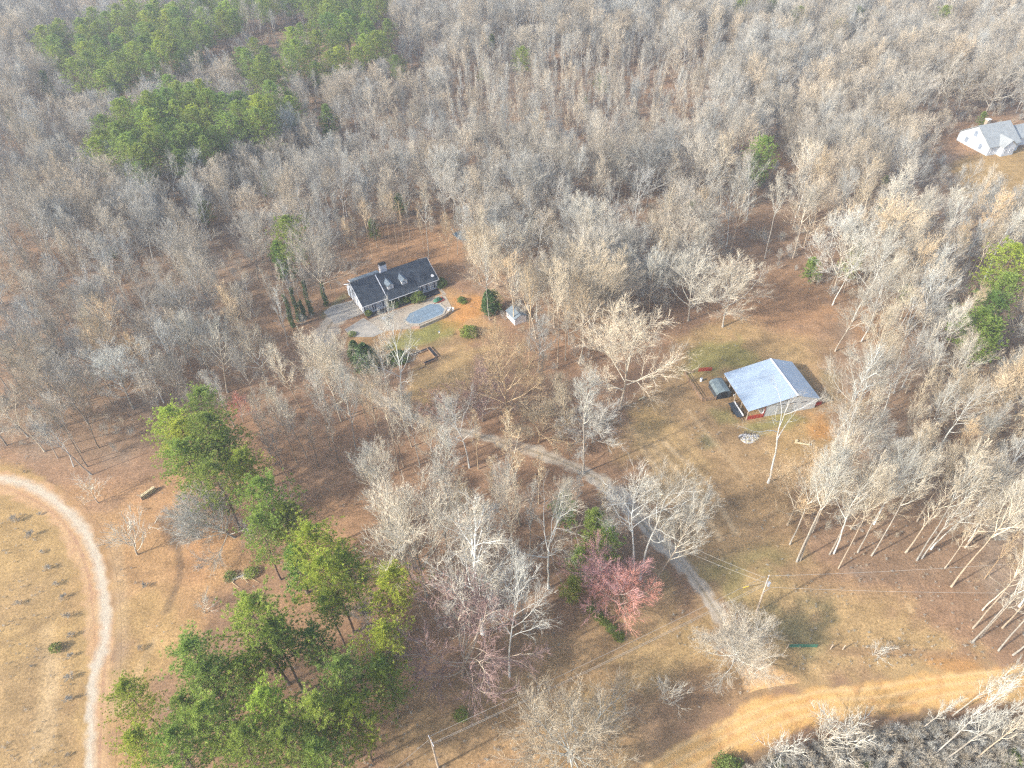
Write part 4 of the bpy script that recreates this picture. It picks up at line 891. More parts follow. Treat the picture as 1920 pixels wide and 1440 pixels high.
 ('tall0', (1634, 1042), (1745, 850), 'long white trunk leaning right in the middle of the wood edge', 'pale', (0.040, 0), .7),
 ('slim1', (1698, 1036), (1765, 890), 'slim pale tree before the leaning pair at the wood edge', 'pale', 0, 1.3),
 ('tall1', (1719, 1051), (1820, 850), 'long leaning white trunk right of the slim pale tree', 'pale', (0.032, 0), .7),
 ('slim0', (1728, 1047), (1810, 880), 'thinner companion of the long leaning white trunk', 'pale', (0.032, 0), 1.0),
 ('slim2', (1771, 1066), (1830, 960), 'small pale tree where the power line enters the wood', 'pale', (0.024, 0), 1.1),
 ('tall2', (1784, 1100), (1895, 880), 'most forward white trunk of the right wood, right of where the power line enters', 'pale', (0.024, 0), .75),
 ('slim1', (1846, 1085), (1890, 990), 'slim brown tree behind the most forward white trunk', 'tan', 0, 1),
 ('tall3', (1824, 1178), (1925, 985), 'left trunk of the white trio at the right edge above the clay road', 'pale', (0.020, 0), .7),
 ('tall0', (1822, 1205), (1935, 1000), 'front trunk of the white trio at the right edge above the clay road', 'pale', (0.028, 0), .7),
 ('slim0', (1838, 1195), (1920, 1060), 'thin inner trunk of the white trio at the right edge', 'pale', (0.024, 0), 1),
 ('tall1', (1872, 1220), (1975, 1040), 'white trunk right of the trio above the clay road', 'pale', 0, .7),
 ('tall2', (1899, 1228), (2000, 1050), 'white trunk at the very right edge above the clay road', 'pale', 0, .7),
 # below the clay road
 ('slim0', (1786, 1342), (1860, 1240), 'slender grey tree leaning right over the clay road, leftmost of its clump', 'silver', (.12, 0), 1.0),
 ('slim1', (1810, 1352), (1895, 1240), 'slender grey tree leaning right over the clay road, second of its clump', 'silver', (.10, 0), 1.0),
 ('slim2', (1745, 1421), (1860, 1290), 'long thin pale tree rising from the brush at the lower right corner', 'silver', (.10, 0), .9),
 ('slim0', (1762, 1432), (1885, 1290), 'long thin pale tree just right of its like in the lower right brush', 'pale', (.10, 0), .9),
 ('slim1', (1827, 1425), (1935, 1310), 'thin pale tree near the lower right corner, close to the picture edge', 'silver', (.1, 0), .9),
 ('slim2', (1719, 1372), (1765, 1300), 'small slender tree at the lower edge of the clay road', 'silver', (.1, 0), 1),
 ('sap0', (1460, 1420), (1480, 1385), 'pale sapling at the left end of the brush below the clay road', 'silver', 0, 1.4),
 ('sap1', (1585, 1420), (1600, 1375), 'pale sapling in the middle of the brush below the clay road', 'silver', 0, 1.4),
 ('sap0', (1530, 1395), (1552, 1350), 'taller pale sapling touching the lower edge of the clay road', 'silver', 0, 1.2),
]
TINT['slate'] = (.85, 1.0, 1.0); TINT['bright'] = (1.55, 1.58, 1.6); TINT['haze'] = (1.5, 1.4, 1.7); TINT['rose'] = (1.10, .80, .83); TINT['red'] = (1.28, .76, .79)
SOLO = []
for key, b, t, label, tint, lean, wide in TREES:
    P = G(*b); h = height_to(P, t[0], t[1]) if t[0] else t[1]
    if 'forest' in key or 'broad' in key or 'tall' in key or 'syc' in key: h = min(h, 31)
    o = plant(key, P[0], P[1], h, label, 'tree', 'bare trees at the clearings', tint=tint, lean=lean or None, wide=wide,
              name='sapling' if key[:3] == 'sap' else 'bare_tree'); SOLO.append((P[0], P[1]))

for i, (px, py, ty, key, tn, wd, lb) in enumerate((
 (612, 762, 640, 'forest0', 'silver', 1.1, 'twiggy pale tree at the left rim of the gravel turning area'), (655, 778, 650, 'forest3', 'silver', 1.1, 'twiggy pale tree right below the gravel turning area, its crown over the gravel'),
 (815, 905, 800, 'forest1', 'pale', 1.0, 'twiggy tree just below the first visible stretch of the gravel drive'), (842, 862, 745, 'forest4', 'pale', 1.0, 'twiggy tree above the first visible stretch of the gravel drive'),
 (772, 838, 725, 'forest2', 'pale', 1.0, 'grey twiggy tree covering the hidden stretch of the gravel drive'), (705, 800, 690, 'forest3', 'silver', 1.0, 'bright twiggy tree just above the hidden stretch of the gravel drive'),
 (860, 985, 870, 'forest0', 'grey', 1.0, 'grey tree between the bushy one and the silvery white tree'), (925, 960, 850, 'slim1', 'tan', 1.2, 'slender tan tree in the wood just below the drive middle'),
 (1010, 945, 850, 'slim0', 'tan', 1.3, 'slender tan tree near the drive, left of its bend'), (1045, 1010, 900, 'forest2', 'pale', .8, 'pale tree in the middle wood left of the hazy green pine'),
 (1080, 960, 880, 'slim2', 'pale', 1.3, 'sparse pale tree just below the drive bend'), (1145, 1060, 950, 'forest4', 'grey', .8, 'grey tree behind the taller pink-red crown'),
 (840, 1050, 930, 'slim1', 'dark', 1.2, 'dark slender tree left of the silvery white one'), (755, 1060, 960, 'slim0', 'grey', 1.2, 'thin grey tree at the right end of the striped brown slope'),
 (985, 1180, 1080, 'slim2', 'pale', 1.2, 'thin pale tree right of the stout white-limbed tree'), (720, 930, 840, 'forest1', 'silver', 1.1, 'silvery twiggy tree at the upper right of the striped slope'),
 (905, 790, 710, 'red1', 'rose', 1.0, 'low pinkish tree on the lawn left of the big spreading one'), (820, 790, 745, 'red0', 'rose', 1.0, 'low pinkish thicket tree above the gravel drive'),
 (1010, 830, 765, 'red1', 'tan', 1.3, 'low tan twiggy tree above the gravel drive middle'), (1110, 830, 770, 'red0', 'grey', 1.3, 'low grey twiggy tree above the drive, left of the barn tracks'),
 (395, 700, 600, 'broad0', 'pale', 1.0, 'broad pale tree at the edge of the thin left wood'), (350, 770, 665, 'broad2', 'grey', .9, 'broad grey tree above the upper left pines'),
 (500, 720, 615, 'broad1', 'pale', .9, 'broad pale tree left of the gravel turning area'), (440, 800, 700, 'forest1', 'grey', 1.0, 'bushy grey tree touching the upper left pines on the right'))):
    P = G(px, py); plant(key, P[0], P[1], min(30, height_to(P, px, ty)), lb, 'tree', 'bare trees at the clearings', tint=tn, wide=wd, name='bare_tree'); SOLO.append((P[0], P[1]))
# ivy-clad trunks left of the house
def gen_ivy(seed, H_, r0):
    g = TG(seed); rng = g.rng
    for k in range(1500):
        u = rng.random()**1.1; a = rng.uniform(0, 6.28); rr = (r0*(1-.4*u)+.22*math.sin(9*u+a))*rng.uniform(.5, 1.15); c = np.array([rr*math.cos(a), rr*math.sin(a), H_*u])
        e = nrm(np.array([rng.gauss(0, 1), rng.gauss(0, 1), rng.gauss(.2, .7)])); bb = perp(e, rng)*.1; q = c+e*.34; g.c.add([c, (c+q)/2+bb, q, (c+q)/2-bb], [(0, 1, 2, 3)])
    return mesh('ivy', g.c.V, g.c.F, M['leaf_dark'])
for i, (b, t, lb, key) in enumerate((((550, 613), (535, 500), 'leftmost of the ivy-clad trunks left of the house', 'slim0'), ((562, 602), (548, 485), 'second from the left of the ivy-clad trunks', 'slim1'),
        ((584, 590), (565, 470), 'third from the left of the ivy-clad trunks by the drive', 'slim2'), ((612, 573), (602, 420), 'rightmost ivy-clad tree, broad crowned, beside the house drive', 'broad1'),
        ((571, 596), (556, 488), 'ivy-clad trunk half hidden between its neighbours by the drive', 'slim0'))):
    P = G(*b); h = height_to(P, *t); o = plant(key, P[0], P[1], h, lb, 'tree', 'ivy-clad trees', tint='grey', name='ivy_covered_tree', wide=.9)
    iv = link(bpy.data.objects.new('ivy', gen_ivy(200+i, h*.55 if i < 3 else h*.3, .6)), o); s = o.scale[0]; iv.scale = (1/s, 1/s, 1/o.scale[2]); SOLO.append((P[0], P[1]))
# small field shrubs along the dirt road
FS = [(30, 977, 2.6), (58, 1006, 2.4), (80, 1036, 1.2), (92, 1067, 1.9), (107, 1097, 1.6), (120, 1122, 1.8), (37, 1133, 1.6), (128, 1158, 2.1), (135, 1193, 1.7), (133, 1232, 1.6), (132, 1273, 2.0), (130, 1313, 1.8), (128, 1417, 1.1),
      (273, 1100, 1.8), (265, 1217, 1.6), (76, 965, 1.2), (47, 886, 1.0), (370, 1066, .8), (388, 1124, .9), (60, 1250, .8)]
OW = ['uppermost', 'second', 'third', 'fourth', 'fifth', 'sixth', '', 'seventh', 'eighth', 'ninth', 'tenth', 'eleventh', '']
for i, (px, py, h) in enumerate(FS):
    P = G(px, py)
    if i < 13:
        lb = ('wide ' if h > 2 else 'tiny ' if h < 1.5 else 'small ')+f'grey shrub, {OW[i]} of the row in the tan field beside the dirt road' if i not in (6, 12) else ('small faint shrub standing farther left than the field row' if i == 6 else 'lowest small shrub of the field row near the bottom edge')
    else: lb = ['small shrub on the slope right of the dirt road, beside the dark furrow', 'small shrub on the tan slope opposite the middle of the field row', 'faint small shrub in the field just inside the road bend', 'dark little shrub outside the road bend at the left edge', 'tiny stubby bush at the right of the curved furrow', 'tiny stubby bush below the fallen branches on the slope', 'tiny reddish tuft in the left field'][i-13]
    plant('tuft%d' % (i % 2), P[0], P[1], h*.62, lb, 'shrub', 'little shrubs of the left field and slope', tint='grey', name='small_shrub', wide=1.2)
for px, py, key, h, lb, tint, wd in ((880, 628, 'bush0', 2.6, 'bright green round clipped bush on the lawn below the pool', 'lime', 1.3), (688, 690, 'bush1', 8, 'big dark evergreen between the gravel turning area and the patio', 'mid', 1.15),
        (668, 672, 'bush1', 6, 'lighter upper half of the big evergreen mass by the turning area', 'lime', .9), (745, 676, 'bush0', 2.4, 'low dark evergreen bush behind the tall white tree left of the raised bed', 'deep', 1.7),
        (918, 585, 'bush1', 7.5, 'dark narrow evergreen at the edge of the wood left of the shed', 'slate', .85), (866, 566, 'bush0', 1.5, 'small green bush on the orange bare earth beyond the pool', 'deep', 1.2), (870, 568, 'bush2', .9, 'tiny yellow-green bush next to the small one on the orange earth', 'lime', 1.2),
        (691, 590, 'bush0', 1.5, 'yellow-green bush at the front left corner of the house', 'lime', 1), (784, 563, 'bush0', 2.6, 'leafy green bush in front of the porch right of the middle', 'mid', 1.2), (762, 566, 'bush0', 1.6, 'small green bush at the porch steps', 'lime', .9), (748, 568, 'bush0', 1.6, 'dark little bush before the left half of the porch', 'deep', 1.1),
        (738, 572, 'bush2', 1.3, 'small dark bush left of the porch bushes', 'deep', 1.5),
        (827, 536, 'bush0', 2.4, 'dark evergreen bush against the right end wall of the house', 'deep', 1.1), (660, 628, 'bush2', .8, 'low bush in the bed beside the concrete side patio', 'lime', 1.6),
        (1108, 1142, 'bush0', 1.35, 'uppermost yellow-green bush of the row below the pink-red trees', 'lime', 1.1), (1120, 1156, 'bush0', 1.35, 'second yellow-green bush down the row below the pink-red trees', 'mid', 1.1), (1133, 1168, 'bush0', 1.35, 'third yellow-green bush down the row below the pink-red trees', 'lime', 1), (1147, 1182, 'bush0', 1.35, 'fourth yellow-green bush down the row below the pink-red trees', 'mid', 1.1), (1160, 1196, 'bush0', 1.35, 'lowest yellow-green bush of the row below the pink-red trees', 'lime', 1.1),
        (865, 1342, 'bush2', .9, 'tiny yellow tuft on the brown ground right of the lower pines', 'lime', 1.5), (1455, 1440, 'bush0', 2.0, 'bright green bush at the bottom edge below the clay road', 'lime', 1), (1617, 1437, 'bush0', 1.8, 'yellow-green small bush at the bottom edge in the brush', 'lime', 1), (1365, 1445, 'bush0', 2.0, 'wide green bush at the bottom edge where the clay road leaves', 'mid', 1.6),
        (432, 1082, 'bush2', .9, 'green tuft at the left end of the fallen branches', 'mid', 1.5), (472, 1076, 'bush2', 1.1, 'yellow-green tuft at the right end of the fallen branches', 'lime', 1.4), (107, 1218, 'bush2', 1.4, 'yellowish upright bush in the left field beside the farm track', 'lime', .8), (1895, 1432, 'bush0', 2.2, 'green bush in the lower right corner of the picture', 'lime', 1.2)):
    P = G(px, py); plant(key, P[0], P[1], h, lb, 'bush', 'green bushes', tint=tint, name='bush', wide=wd, parts=('stem', 'foliage'))

# ------------------------------------------------------------------ pines placed by the centre of their crown
PN = [(372, 752, 19, 'topmost small-crowned pine of the upper left pine cluster'), (318, 792, 20, 'left-hand pine of the upper left pine cluster'), (395, 812, 24, 'tall pine in the middle of the upper left pine cluster'), (350, 858, 22, 'lower left pine of the upper left pine cluster'),
 (430, 838, 20, 'right-hand pine of the upper left pine cluster'), (405, 900, 21, 'lowest pine of the upper left pine cluster'), (458, 872, 19, 'lower right pine of the upper left pine cluster'), (345, 820, 21, 'pine at the heart of the upper left cluster, yellowish green'),
 (508, 938, 25, 'large pine at the top of the diagonal pine row'), (488, 1000, 20, 'ragged lower pine left of the top of the diagonal row'), (538, 975, 20, 'pine tucked under the right side of the top one of the diagonal row'),
 (592, 1022, 25, 'second large pine down the diagonal row'), (625, 1078, 25, 'third pine down the diagonal row, brightest'), (652, 1065, 20, 'pine on the right flank of the diagonal row'), (618, 1135, 18, 'short pine below the third one of the diagonal row'), (560, 1070, 15, 'small dark pine on the left flank of the diagonal row'),
 (722, 1098, 23, 'single pine standing apart right of the diagonal row'),
 (478, 1160, 29, 'biggest pine, standing left of centre of the lower pine wood'), (520, 1200, 24, 'pine at the lower right shoulder of the biggest one'), (370, 1232, 25, 'pine left below the biggest one'), (400, 1290, 23, 'pine below the one left of the biggest'),
 (245, 1300, 19, 'leftmost pine, at the edge of the dirt road'), (262, 1395, 18, 'bright yellow-green pine at the bottom edge by the dirt road'), (335, 1400, 24, 'pine at the bottom edge second from the dirt road'), (415, 1350, 26, 'tall pine low in the middle of the lower pine wood'), (460, 1395, 24, 'pine at the bottom edge below the biggest one'),
 (505, 1330, 25, 'pine in the middle of the lower pine wood'), (545, 1400, 24, 'pine at the bottom edge right of the middle'), (600, 1205, 19, 'small pine at the upper right of the lower pine wood'), (648, 1265, 24, 'pine in the right half of the lower pine wood'), (600, 1340, 25, 'pine between the middle and the right side of the lower wood'),
 (662, 1345, 22, 'lower right pine of the lower pine wood'), (712, 1215, 23, 'pine at the right edge of the lower wood, yellow topped'), (722, 1268, 20, 'dark pine under the yellow topped one at the right edge'), (600, 1420, 22, 'pine at the bottom edge, last before the utility pole'), (355, 1330, 20, 'pine in the left half of the lower wood'), (455, 1250, 20, 'low pine beneath the biggest one'),
 (545, 435, 25, 'single round-crowned pine above the ivy-clad trunks'), (530, 490, 15, 'dark little pine behind the ivy-clad trunks'), (1428, 285, 25, 'single pine in the wood above the barn clearing'), (1420, 318, 14, 'low dark pine beneath the single one above the barn clearing'),
 (1898, 492, 25, 'upper pine of the group at the right edge'), (1880, 540, 20, 'pine under the upper one of the group at the right edge'), (1855, 575, 20, 'middle pine of the group at the right edge'), (1830, 612, 20, 'left lower pine of the group at the right edge'), (1845, 645, 16, 'lowest pine of the group at the right edge'),
 (1598, 492, 13, 'small yellow-green pine in the wood right above the barn clearing'), (978, 102, 20, 'lone pine among grey trees at the top middle'), (744, 120, 20, 'lone pine just right of the far pine wood'), (616, 232, 16, 'lone small pine between the two far pine woods'), (1117, 997, 14, 'pale green pine beside the pink-red pair'), (1135, 1020, 13, 'pale green pine right behind the pink-red pair'), (1085, 1060, 11, 'narrow pale green pine left of the pink-red pair'), (1072, 1105, 9, 'lower narrow pine left of the pink-red pair'), (1060, 955, 12, 'small hazy green pine in the middle wood below the drive'),
 (700, 430, 8, 'low dark young pine in the wood behind the house'), (380, 395, 12, 'small bright pine at the gap in the left wood'), (500, 345, 10, 'small dark pine above the gap in the left wood'), (30, 235, 13, 'small pine at the far left edge'), (92, 165, 15, 'small round dark pine at the upper left'), (220, 172, 17, 'round dark pine above the second far pine wood')]
for i, (px, py, h, lb) in enumerate(PN):
    k = .74 if h > 16 else .5; P = G(px, py, h*k); key = f'pine{i % 4}' if h > 16 else 'ypine0'
    if h <= 16: P = G(px, py, h*.5)
    tint = ('mid', 'lime', 'mid', 'deep', 'mid')[i % 5]
    if 'yellow' in lb or 'bright' in lb: tint = 'lime'
    if 'dark' in lb: tint = 'deep'
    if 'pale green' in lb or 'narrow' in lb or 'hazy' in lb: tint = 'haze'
    plant(key, P[0], P[1], h, lb, 'pine tree', 'pines', tint=tint, name='pine_tree', wide=((1.4 if px > 1700 else 1.35 if px < 480 and py < 920 else 1.02 if py > 1130 else 1.12) if h > 16 else .85)); SOLO.append((P[0], P[1]))
for px, py, z, lb in ((1387, 15, 16, 'first from the left'), (1445, 12, 16, 'second from the left'), (1500, 25, 17, 'third from the left, wide'), (1574, 48, 16, 'lowest, standing forward'), (1612, 20, 16, 'fourth from the left'), (1640, 24, 14, 'fifth from the left'), (1768, 18, 17, 'rightmost'), (1343, 46, 13, 'small yellowish one at the left end')):
    P = G(px, py, z); plant('pine%d' % (px % 4), P[0], P[1], z*1.3, 'far green pine at the top right, '+lb, 'pine tree', 'pines at the top right', tint='mid', name='pine_tree')
def inpoly(px, py, poly): return bool(poly_sd(np.array([float(px)]), np.array([float(py)]), poly)[0] < 0)
PZ = [('first far pine wood along the top left', [(80, 65), (200, 40), (330, 15), (560, -10), (735, -10), (740, 100), (690, 105), (600, 130), (480, 155), (420, 110), (330, 115), (250, 150), (150, 160), (90, 135)], 9.3),
      ('second far pine wood at the left', [(165, 255), (240, 215), (290, 165), (350, 175), (430, 190), (545, 185), (540, 205), (490, 250), (430, 255), (390, 300), (330, 305), (250, 325), (200, 300), (175, 290)], 7.4)]
rs = random.Random(4); npine = 0
for zn, poly, sp in PZ:
    W3 = [tuple(G(*p, 16)[:2]) for p in poly]; x0, x1 = min(p[0] for p in W3), max(p[0] for p in W3); y0, y1 = min(p[1] for p in W3), max(p[1] for p in W3); y = y0
    while y < y1:
        x = x0
        while x < x1:
            X_ = x+rs.uniform(-.38, .38)*sp; Y_ = y+rs.uniform(-.38, .38)*sp
            if inpoly(X_, Y_, W3) and vnoise([X_], [Y_], 26, 91, 2)[0] > .36 and npine < 230:
                h = rs.uniform(19, 26); tn = rs.choice(['mid', 'mid', 'lime', 'deep']); hh = 'tall' if h > 23.5 else 'medium' if h > 21 else 'shorter'
                tone = dict(mid='green', lime='yellow-green', deep='dark green')[tn]
                plant('pine%d' % rs.randrange(4), X_, Y_, h, f'{hh} {tone} pine in the {zn}', 'pine tree', 'pines of the far pine woods', tint=tn, name='pine_tree', wide=rs.uniform(1.0, 1.4), rng=rs); SOLO.append((X_, Y_)); npine += 1
            x += sp
        y += sp
print('far pines', npine)

# ------------------------------------------------------------------ the surrounding wood
OPEN = [(-90, 846), (60, 862), (150, 882), (235, 848), (300, 800), (400, 775), (455, 730), (470, 690), (540, 640), (600, 600), (630, 560), (650, 500), (690, 452), (760, 440), (850, 446), (880, 480), (900, 560), (930, 620), (960, 660), (1010, 700), (1100, 700), (1130, 640), (1170, 620), (1280, 560), (1335, 500), (1400, 476), (1480, 520), (1545, 590), (1545, 640), (1600, 700), (1590, 790), (1575, 850), (1510, 905), (1478, 960), (1470, 1030), (1560, 1020), (1640, 1025), (1720, 1035), (1790, 1090), (1830, 1160), (1900, 1215), (2100, 1230), (2100, 1330), (1700, 1340), (1500, 1380), (1330, 1460), (1200, 1540), (-90, 1540)]
YARD2 = [(1785, 300), (1800, 255), (1990, 225), (1990, 400), (1900, 395), (1830, 375)]
POLEZ = [(850, 150), (1250, 130), (1340, 200), (1330, 300), (1120, 310), (860, 330), (840, 240)]
OPENW = W(OPEN); YARDW = W(YARD2); SHEDW = W([(925, 608), (1000, 608), (1005, 690), (930, 690)]); THIN = [W(q) for q in ([(1770, 560), (1960, 540), (1990, 800), (1790, 800)], [(500, 470), (620, 470), (620, 560), (500, 560)], [(1380, 300), (1480, 300), (1480, 420), (1390, 420)])]; POLEW = W(POLEZ)
PINEW = [[tuple(G(*p, 16)[:2]) for p in poly] for _, poly, _ in PZ]
rs = random.Random(77); cand = []
sx = 5.9; gx = np.arange(-400, 380, sx); gy = np.arange(36, 640, sx)
GX, GY = np.meshgrid(gx, gy); GX = GX.ravel(); GY = GY.ravel()
jr = np.random.RandomState(5); GX = GX+jr.uniform(-.42, .42, len(GX))*sx; GY = GY+jr.uniform(-.42, .42, len(GY))*sx
TZ = terrain(GX, GY); bx, by = pix(GX, GY, TZ); tx, ty = pix(GX, GY, TZ+22)
vis = (np.minimum(bx, tx) < 1990) & (np.maximum(bx, tx) > -70) & (by > -8) & (ty < 1470)
keep = vis & (poly_sd(GX, GY, OPENW) > 0) & (poly_sd(GX, GY, YARDW) > 1)
pz = np.minimum(poly_sd(GX, GY, PINEW[0]), poly_sd(GX, GY, PINEW[1])) < 0
keep &= ~(pz & (jr.rand(len(GX)) < .80))
keep &= poly_sd(GX, GY, SHEDW) > 0
for q in THIN: keep &= ~((poly_sd(GX, GY, q) < 0) & (jr.rand(len(GX)) < .65))
keep &= ~((by > 1290) & (jr.rand(len(GX)) < .55))
keep &= ~((bx < 640) & (by > 560) & (jr.rand(len(GX)) < .22))      # thinner wood to the lower left
keep &= (jr.rand(len(GX)) > .03) & (vnoise(GX, GY, 20, 19, 2) > .30)
SX = np.array(SOLO)
for i in np.where(keep)[0]:
    if np.min((SX[:, 0]-GX[i])**2+(SX[:, 1]-GY[i])**2) < 9: continue
    x, y = GX[i], GY[i]; u, v = bx[i], by[i]; r = rs.random(); hn = vnoise([x], [y], 40, 88, 2)[0]
    if inpoly(x, y, POLEW): key = rs.choice(['slim0', 'slim1', 'slim2', 'slim1', 'forest1', 'tall2']); h = rs.uniform(15, 21); tone = rs.choice(['grey', 'tan', 'pale']); wide = .9
    elif v > 1290: key = rs.choice(['slim0', 'slim1', 'slim2', 'sap0']); h = rs.uniform(8, 14) if key != 'sap0' else 5; tone = rs.choice(['silver', 'pale', 'grey']); wide = 1
    elif u > 1350 and v > 330: key = rs.choice(['tall0', 'tall1', 'tall2', 'tall3', 'forest0', 'forest2', 'syc0', 'syc1', 'syc2', 'slim2', 'broad1']); h = rs.uniform(17, 25); tone = rs.choice(['pale', 'pale', 'tan', 'silver']); wide = .88
    elif u > 850: key = rs.choice(['forest0', 'forest1', 'forest2', 'forest3', 'forest4', 'broad0', 'broad1', 'broad2', 'tall1', 'tall3', 'syc1', 'syc0', 'syc2']); h = rs.uniform(16, 23); tone = rs.choice(['pale', 'tan', 'grey', 'pale']); wide = .95
    else: key = rs.choice(['forest0', 'forest1', 'forest2', 'forest3', 'forest4', 'broad0', 'broad1', 'tall0', 'tall2', 'slim1', 'broad2', 'syc2', 'syc0', 'syc1']); h = rs.uniform(15, 22) if not (v < 360 and u > 120) else rs.uniform(12, 18); tone = rs.choice(['grey', 'grey', 'pale', 'tan', 'dark']) ; wide = .95
    h *= .85+.3*hn
    if key[:2] in ('br', 'fo'): wide *= rs.uniform(.8, 1.4)
    if u > 1690 and 225 < v < 450:
        if rs.random() < .5: continue
        h *= .55
    dist = math.sqrt(x*x+y*y+CAM_H**2); cand.append((h/dist, key, float(x), float(y), float(TZ[i]), h, tone, wide, float(u), float(v)))
cand.sort(key=lambda c: -c[0])
N_IND = max(0, 296-len(TREES)-29)
inframe = [c for c in cand if -20 < c[8] < 1940 and c[9] < 1460]
near = inframe[:N_IND]; nset = set(id(c) for c in near); far = [c for c in cand if id(c) not in nset]
print('single wood trees', len(near), 'far wood', len(far))
ZN = [('lower right brush', lambda u, v: v > 1290, 'the clay road', (1500, 1330)), ('left-hand wood', lambda u, v: u < 480 and v > 520, 'the bend of the dirt road', (140, 930)),
      ('wood left of the house', lambda u, v: u <= 640, 'the ivy-clad trunks', (580, 600)), ('wood behind the dark-roofed house', lambda u, v: u < 880 and v < 500, 'the white chimney', (722, 510)),
      ('wood around the white shed', lambda u, v: u < 1150, 'the white shed', (968, 605)), ('wood above the round-crowned pair', lambda u, v: u < 1440 and v < 620, 'the round-crowned pair', (1320, 600)),
      ('right-hand wood', lambda u, v: True, 'the barn', (1500, 760))]
FORM = dict(tall='tall straight', forest='bushy', broad='broad-crowned', slim='slender', syc='white-limbed', sap='small', vase='spreading', snag='sparse')
TN = dict(grey='grey', pale='pale grey', tan='tan-grey', silver='silvery', dark='dark grey')
buckets = {}
for c in near:
    for zn, fn, lm, lp_ in ZN:
        if fn(c[8], c[9]): buckets.setdefault((zn, lm, lp_, c[1].rstrip('0123456789'), c[6]), []).append(c); break
ORD = ['nearest', 'second nearest', 'third nearest', 'fourth nearest', 'fifth nearest']
for (zn, lm, lp_, kd, tn), cs in buckets.items():
    P = G(*lp_); cs.sort(key=lambda c: (c[2]-P[0])**2+(c[3]-P[1])**2)
    for i, c in enumerate(cs):
        lb = f'{FORM[kd]} {TN[tn]} bare tree, '+(f'{ORD[i]} of its like to {lm}'.replace('the bend of the dirt road', 'the road bend') if i < 3 else f'deeper in the {zn}')
        plant(c[1], c[2], c[3], c[5], lb[:200], 'tree', f'bare trees of the {zn}', tint=c[6], z=c[4]-.1, wide=c[7], rng=rs)

def scatter(name, rows, keys, kind='stuff', label=None):
    """rows: (key index, x, y, z, rz, sx, sz) -> one object that instances whole trees on points"""
    hidden = bpy.data.collections.new(name+'_kinds')
    for i, k in enumerate(keys):
        V, F_, ms, mi = PROTO[k][2]; hidden.objects.link(bpy.data.objects.new(f'{i:02d}_{name}', mesh(f'{i:02d}_{name}', V, F_, ms, mi)))
    me = bpy.data.meshes.new(name); me.from_pydata([(r[1], r[2], r[3]) for r in rows], [], [])
    a = me.attributes.new('pick', 'INT', 'POINT'); a.data.foreach_set('value', [r[0] for r in rows])
    a = me.attributes.new('turn', 'FLOAT_VECTOR', 'POINT'); a.data.foreach_set('vector', [q for r in rows for q in (r[7], r[8], r[4])])
    a = me.attributes.new('size', 'FLOAT_VECTOR', 'POINT'); a.data.foreach_set('vector', [q for r in rows for q in (r[5], r[5], r[6])])
    ng = bpy.data.node_groups.new(name, 'GeometryNodeTree'); ng.interface.new_socket('Geometry', in_out='INPUT', socket_type='NodeSocketGeometry'); ng.interface.new_socket('Geometry', in_out='OUTPUT', socket_type='NodeSocketGeometry')
    N = ng.nodes; gi = N.new('NodeGroupInput'); go = N.new('NodeGroupOutput'); ip = N.new('GeometryNodeInstanceOnPoints'); ci = N.new('GeometryNodeCollectionInfo')
    ci.inputs['Collection'].default_value = hidden; ci.inputs['Separate Children'].default_value = True; ci.inputs['Reset Children'].default_value = True
    ip.inputs['Pick Instance'].default_value = True
    def att(n, t): q = N.new('GeometryNodeInputNamedAttribute'); q.data_type = t; q.inputs['Name'].default_value = n; return q.outputs['Attribute']
    L = ng.links; L.new(gi.outputs[0], ip.inputs['Points']); L.new(ci.outputs[0], ip.inputs['Instance']); L.new(att('pick', 'INT'), ip.inputs['Instance Index'])
    L.new(att('turn', 'FLOAT_VECTOR'), ip.inputs['Rotation']); L.new(att('size', 'FLOAT_VECTOR'), ip.inputs['Scale']); L.new(ip.outputs[0], go.inputs[0])
    o = link(bpy.data.objects.new(name, me)); md = o.modifiers.new('scatter', 'NODES'); md.node_group = ng
    return tag(o, label, kind=kind)
keys = sorted(set(c[1] for c in far)); rows = []
for c in far:
    k = c[1].rstrip('0123456789'); s = c[5]/REFH[k]; rows.append((keys.index(c[1]), c[2], c[3], c[4]-.1, rs.uniform(0, 6.28), s*c[7], s, rs.gauss(0, .03), rs.gauss(0, .03)))
scatter('woodland', rows, keys, label='the far bare winter wood beyond the trees one can tell apart')
# brushy undergrowth below the wood and thick under the clay road
rows = []; keys = ['brush0', 'brush1', 'brush2', 'sap0', 'ypine0']
sx = 4.6; gx = np.arange(-330, 320, sx); gy = np.arange(36, 470, sx); GX, GY = np.meshgrid(gx, gy); GX = GX.ravel(); GY = GY.ravel(); GX = GX+jr.uniform(-.5, .5, len(GX))*sx; GY = GY+jr.uniform(-.5, .5, len(GY))*sx
TZ = terrain(GX, GY); bx, by = pix(GX, GY, TZ); inside = (bx > -20) & (bx < 1940) & (by > 0) & (by < 1450)
ok = inside & (poly_sd(GX, GY, OPENW) > .5) & (poly_sd(GX, GY, YARDW) > 2) & (vnoise(GX, GY, 17, 66, 2) > .42) & (by < 1240)
for i in np.where(ok)[0]:
    s = rs.uniform(.35, .95); rows.append((4 if rs.random() < .012 else rs.randrange(4), float(GX[i]), float(GY[i]), float(TZ[i]), rs.uniform(0, 6.28), s*1.1, s, 0, 0))
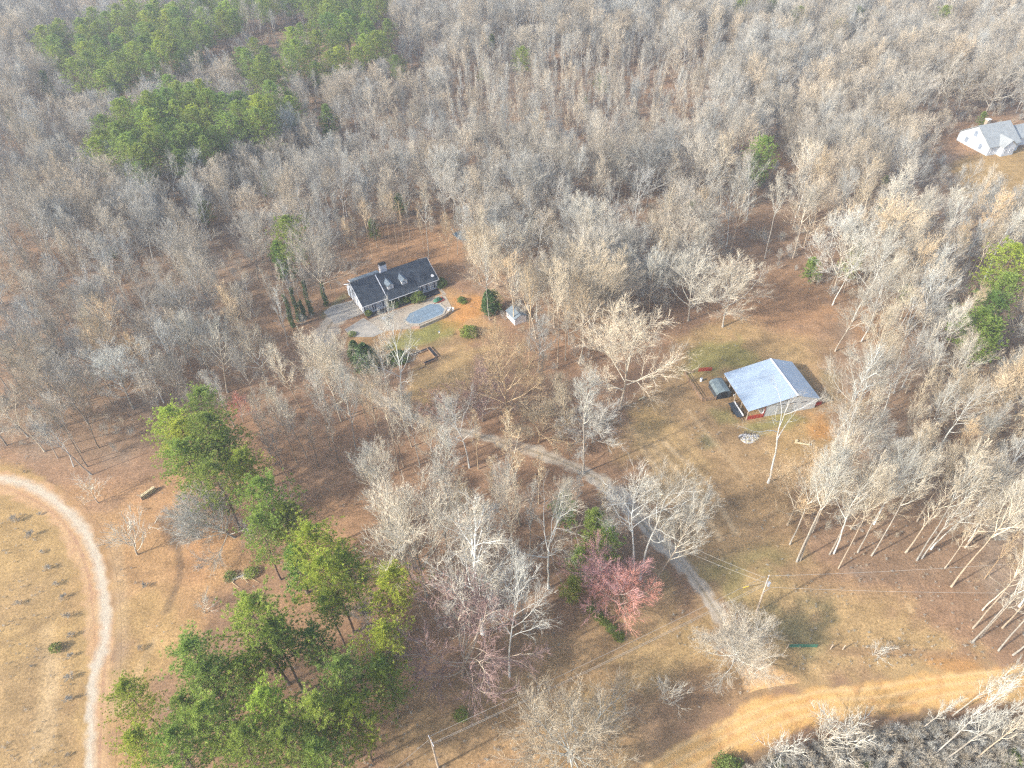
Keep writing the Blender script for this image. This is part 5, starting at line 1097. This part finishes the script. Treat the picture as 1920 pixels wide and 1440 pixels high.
ROADL = W([(0, 902), (110, 957), (175, 1070), (190, 1220), (178, 1460), (900, 1600), (1190, 1480), (1300, 1415), (1450, 1345), (1620, 1312), (1920, 1277), (1480, 1320), (1345, 1150), (1260, 1035), (1180, 950), (1090, 882), (890, 815), (690, 735), (606, 655), (640, 585)])
NOLIT = [hw_(-12, -20), hw_(26, -20), hw_(26, 17), hw_(-12, 17)]; NOLIT2 = [bw(-9, -2), bw(20, -2), bw(20, 20), bw(-9, 20)]
SEP = W([(1360, 1478), (1420, 1436), (1510, 1404), (1700, 1364), (2000, 1348), (2050, 1500), (1340, 1500)])
x0, x1 = min(p[0] for p in SEP), max(p[0] for p in SEP); y0, y1 = min(p[1] for p in SEP), max(p[1] for p in SEP)
for k in range(2600):
    x, y = rs.uniform(x0, x1), rs.uniform(y0, y1)
    if inpoly(x, y, SEP) and len(rows) < 9000 and rs.random() < .6: s = rs.uniform(.3, .75); rows.append((rs.randrange(4), x, y, 0, rs.uniform(0, 6.28), s, s, 0, 0))
for k in range(5200):
    px, py = rs.uniform(0, 1920), rs.uniform(500, 1440); P = G(px, py)
    if vnoise([P[0]], [P[1]], 11, 17, 2)[0] > .5 and line_d(np.array([P[0]]), np.array([P[1]]), ROADL)[0] > 4 and poly_sd(np.array([P[0]]), np.array([P[1]]), NOLIT)[0] > 0 and poly_sd(np.array([P[0]]), np.array([P[1]]), NOLIT2)[0] > 0:
        s = rs.uniform(.05, .14); rows.append((rs.randrange(3), P[0], P[1], 0, rs.uniform(0, 6.28), s*1.5, s, 0, 0))
print('undergrowth', len(rows))
scatter('undergrowth', rows, keys, label='low bare brush and seedlings under the trees')

# ------------------------------------------------------------------ the air
hz = MB().box(-700, -60, -16, 700, 900, 119.2).build('haze', None); tag(hz, kind='stuff')
hm = bpy.data.materials.new('haze'); hm.use_nodes = True; N = hm.node_tree.nodes; N.remove(N['Principled BSDF']); pv = N.new('ShaderNodeVolumePrincipled')
pv.inputs['Color'].default_value = (.80, .88, 1.0, 1); pv.inputs['Density'].default_value = .0004; pv.inputs['Anisotropy'].default_value = .2
hm.node_tree.links.new(pv.outputs[0], N['Material Output'].inputs['Volume']); hz.data.materials.clear(); hz.data.materials.append(hm)
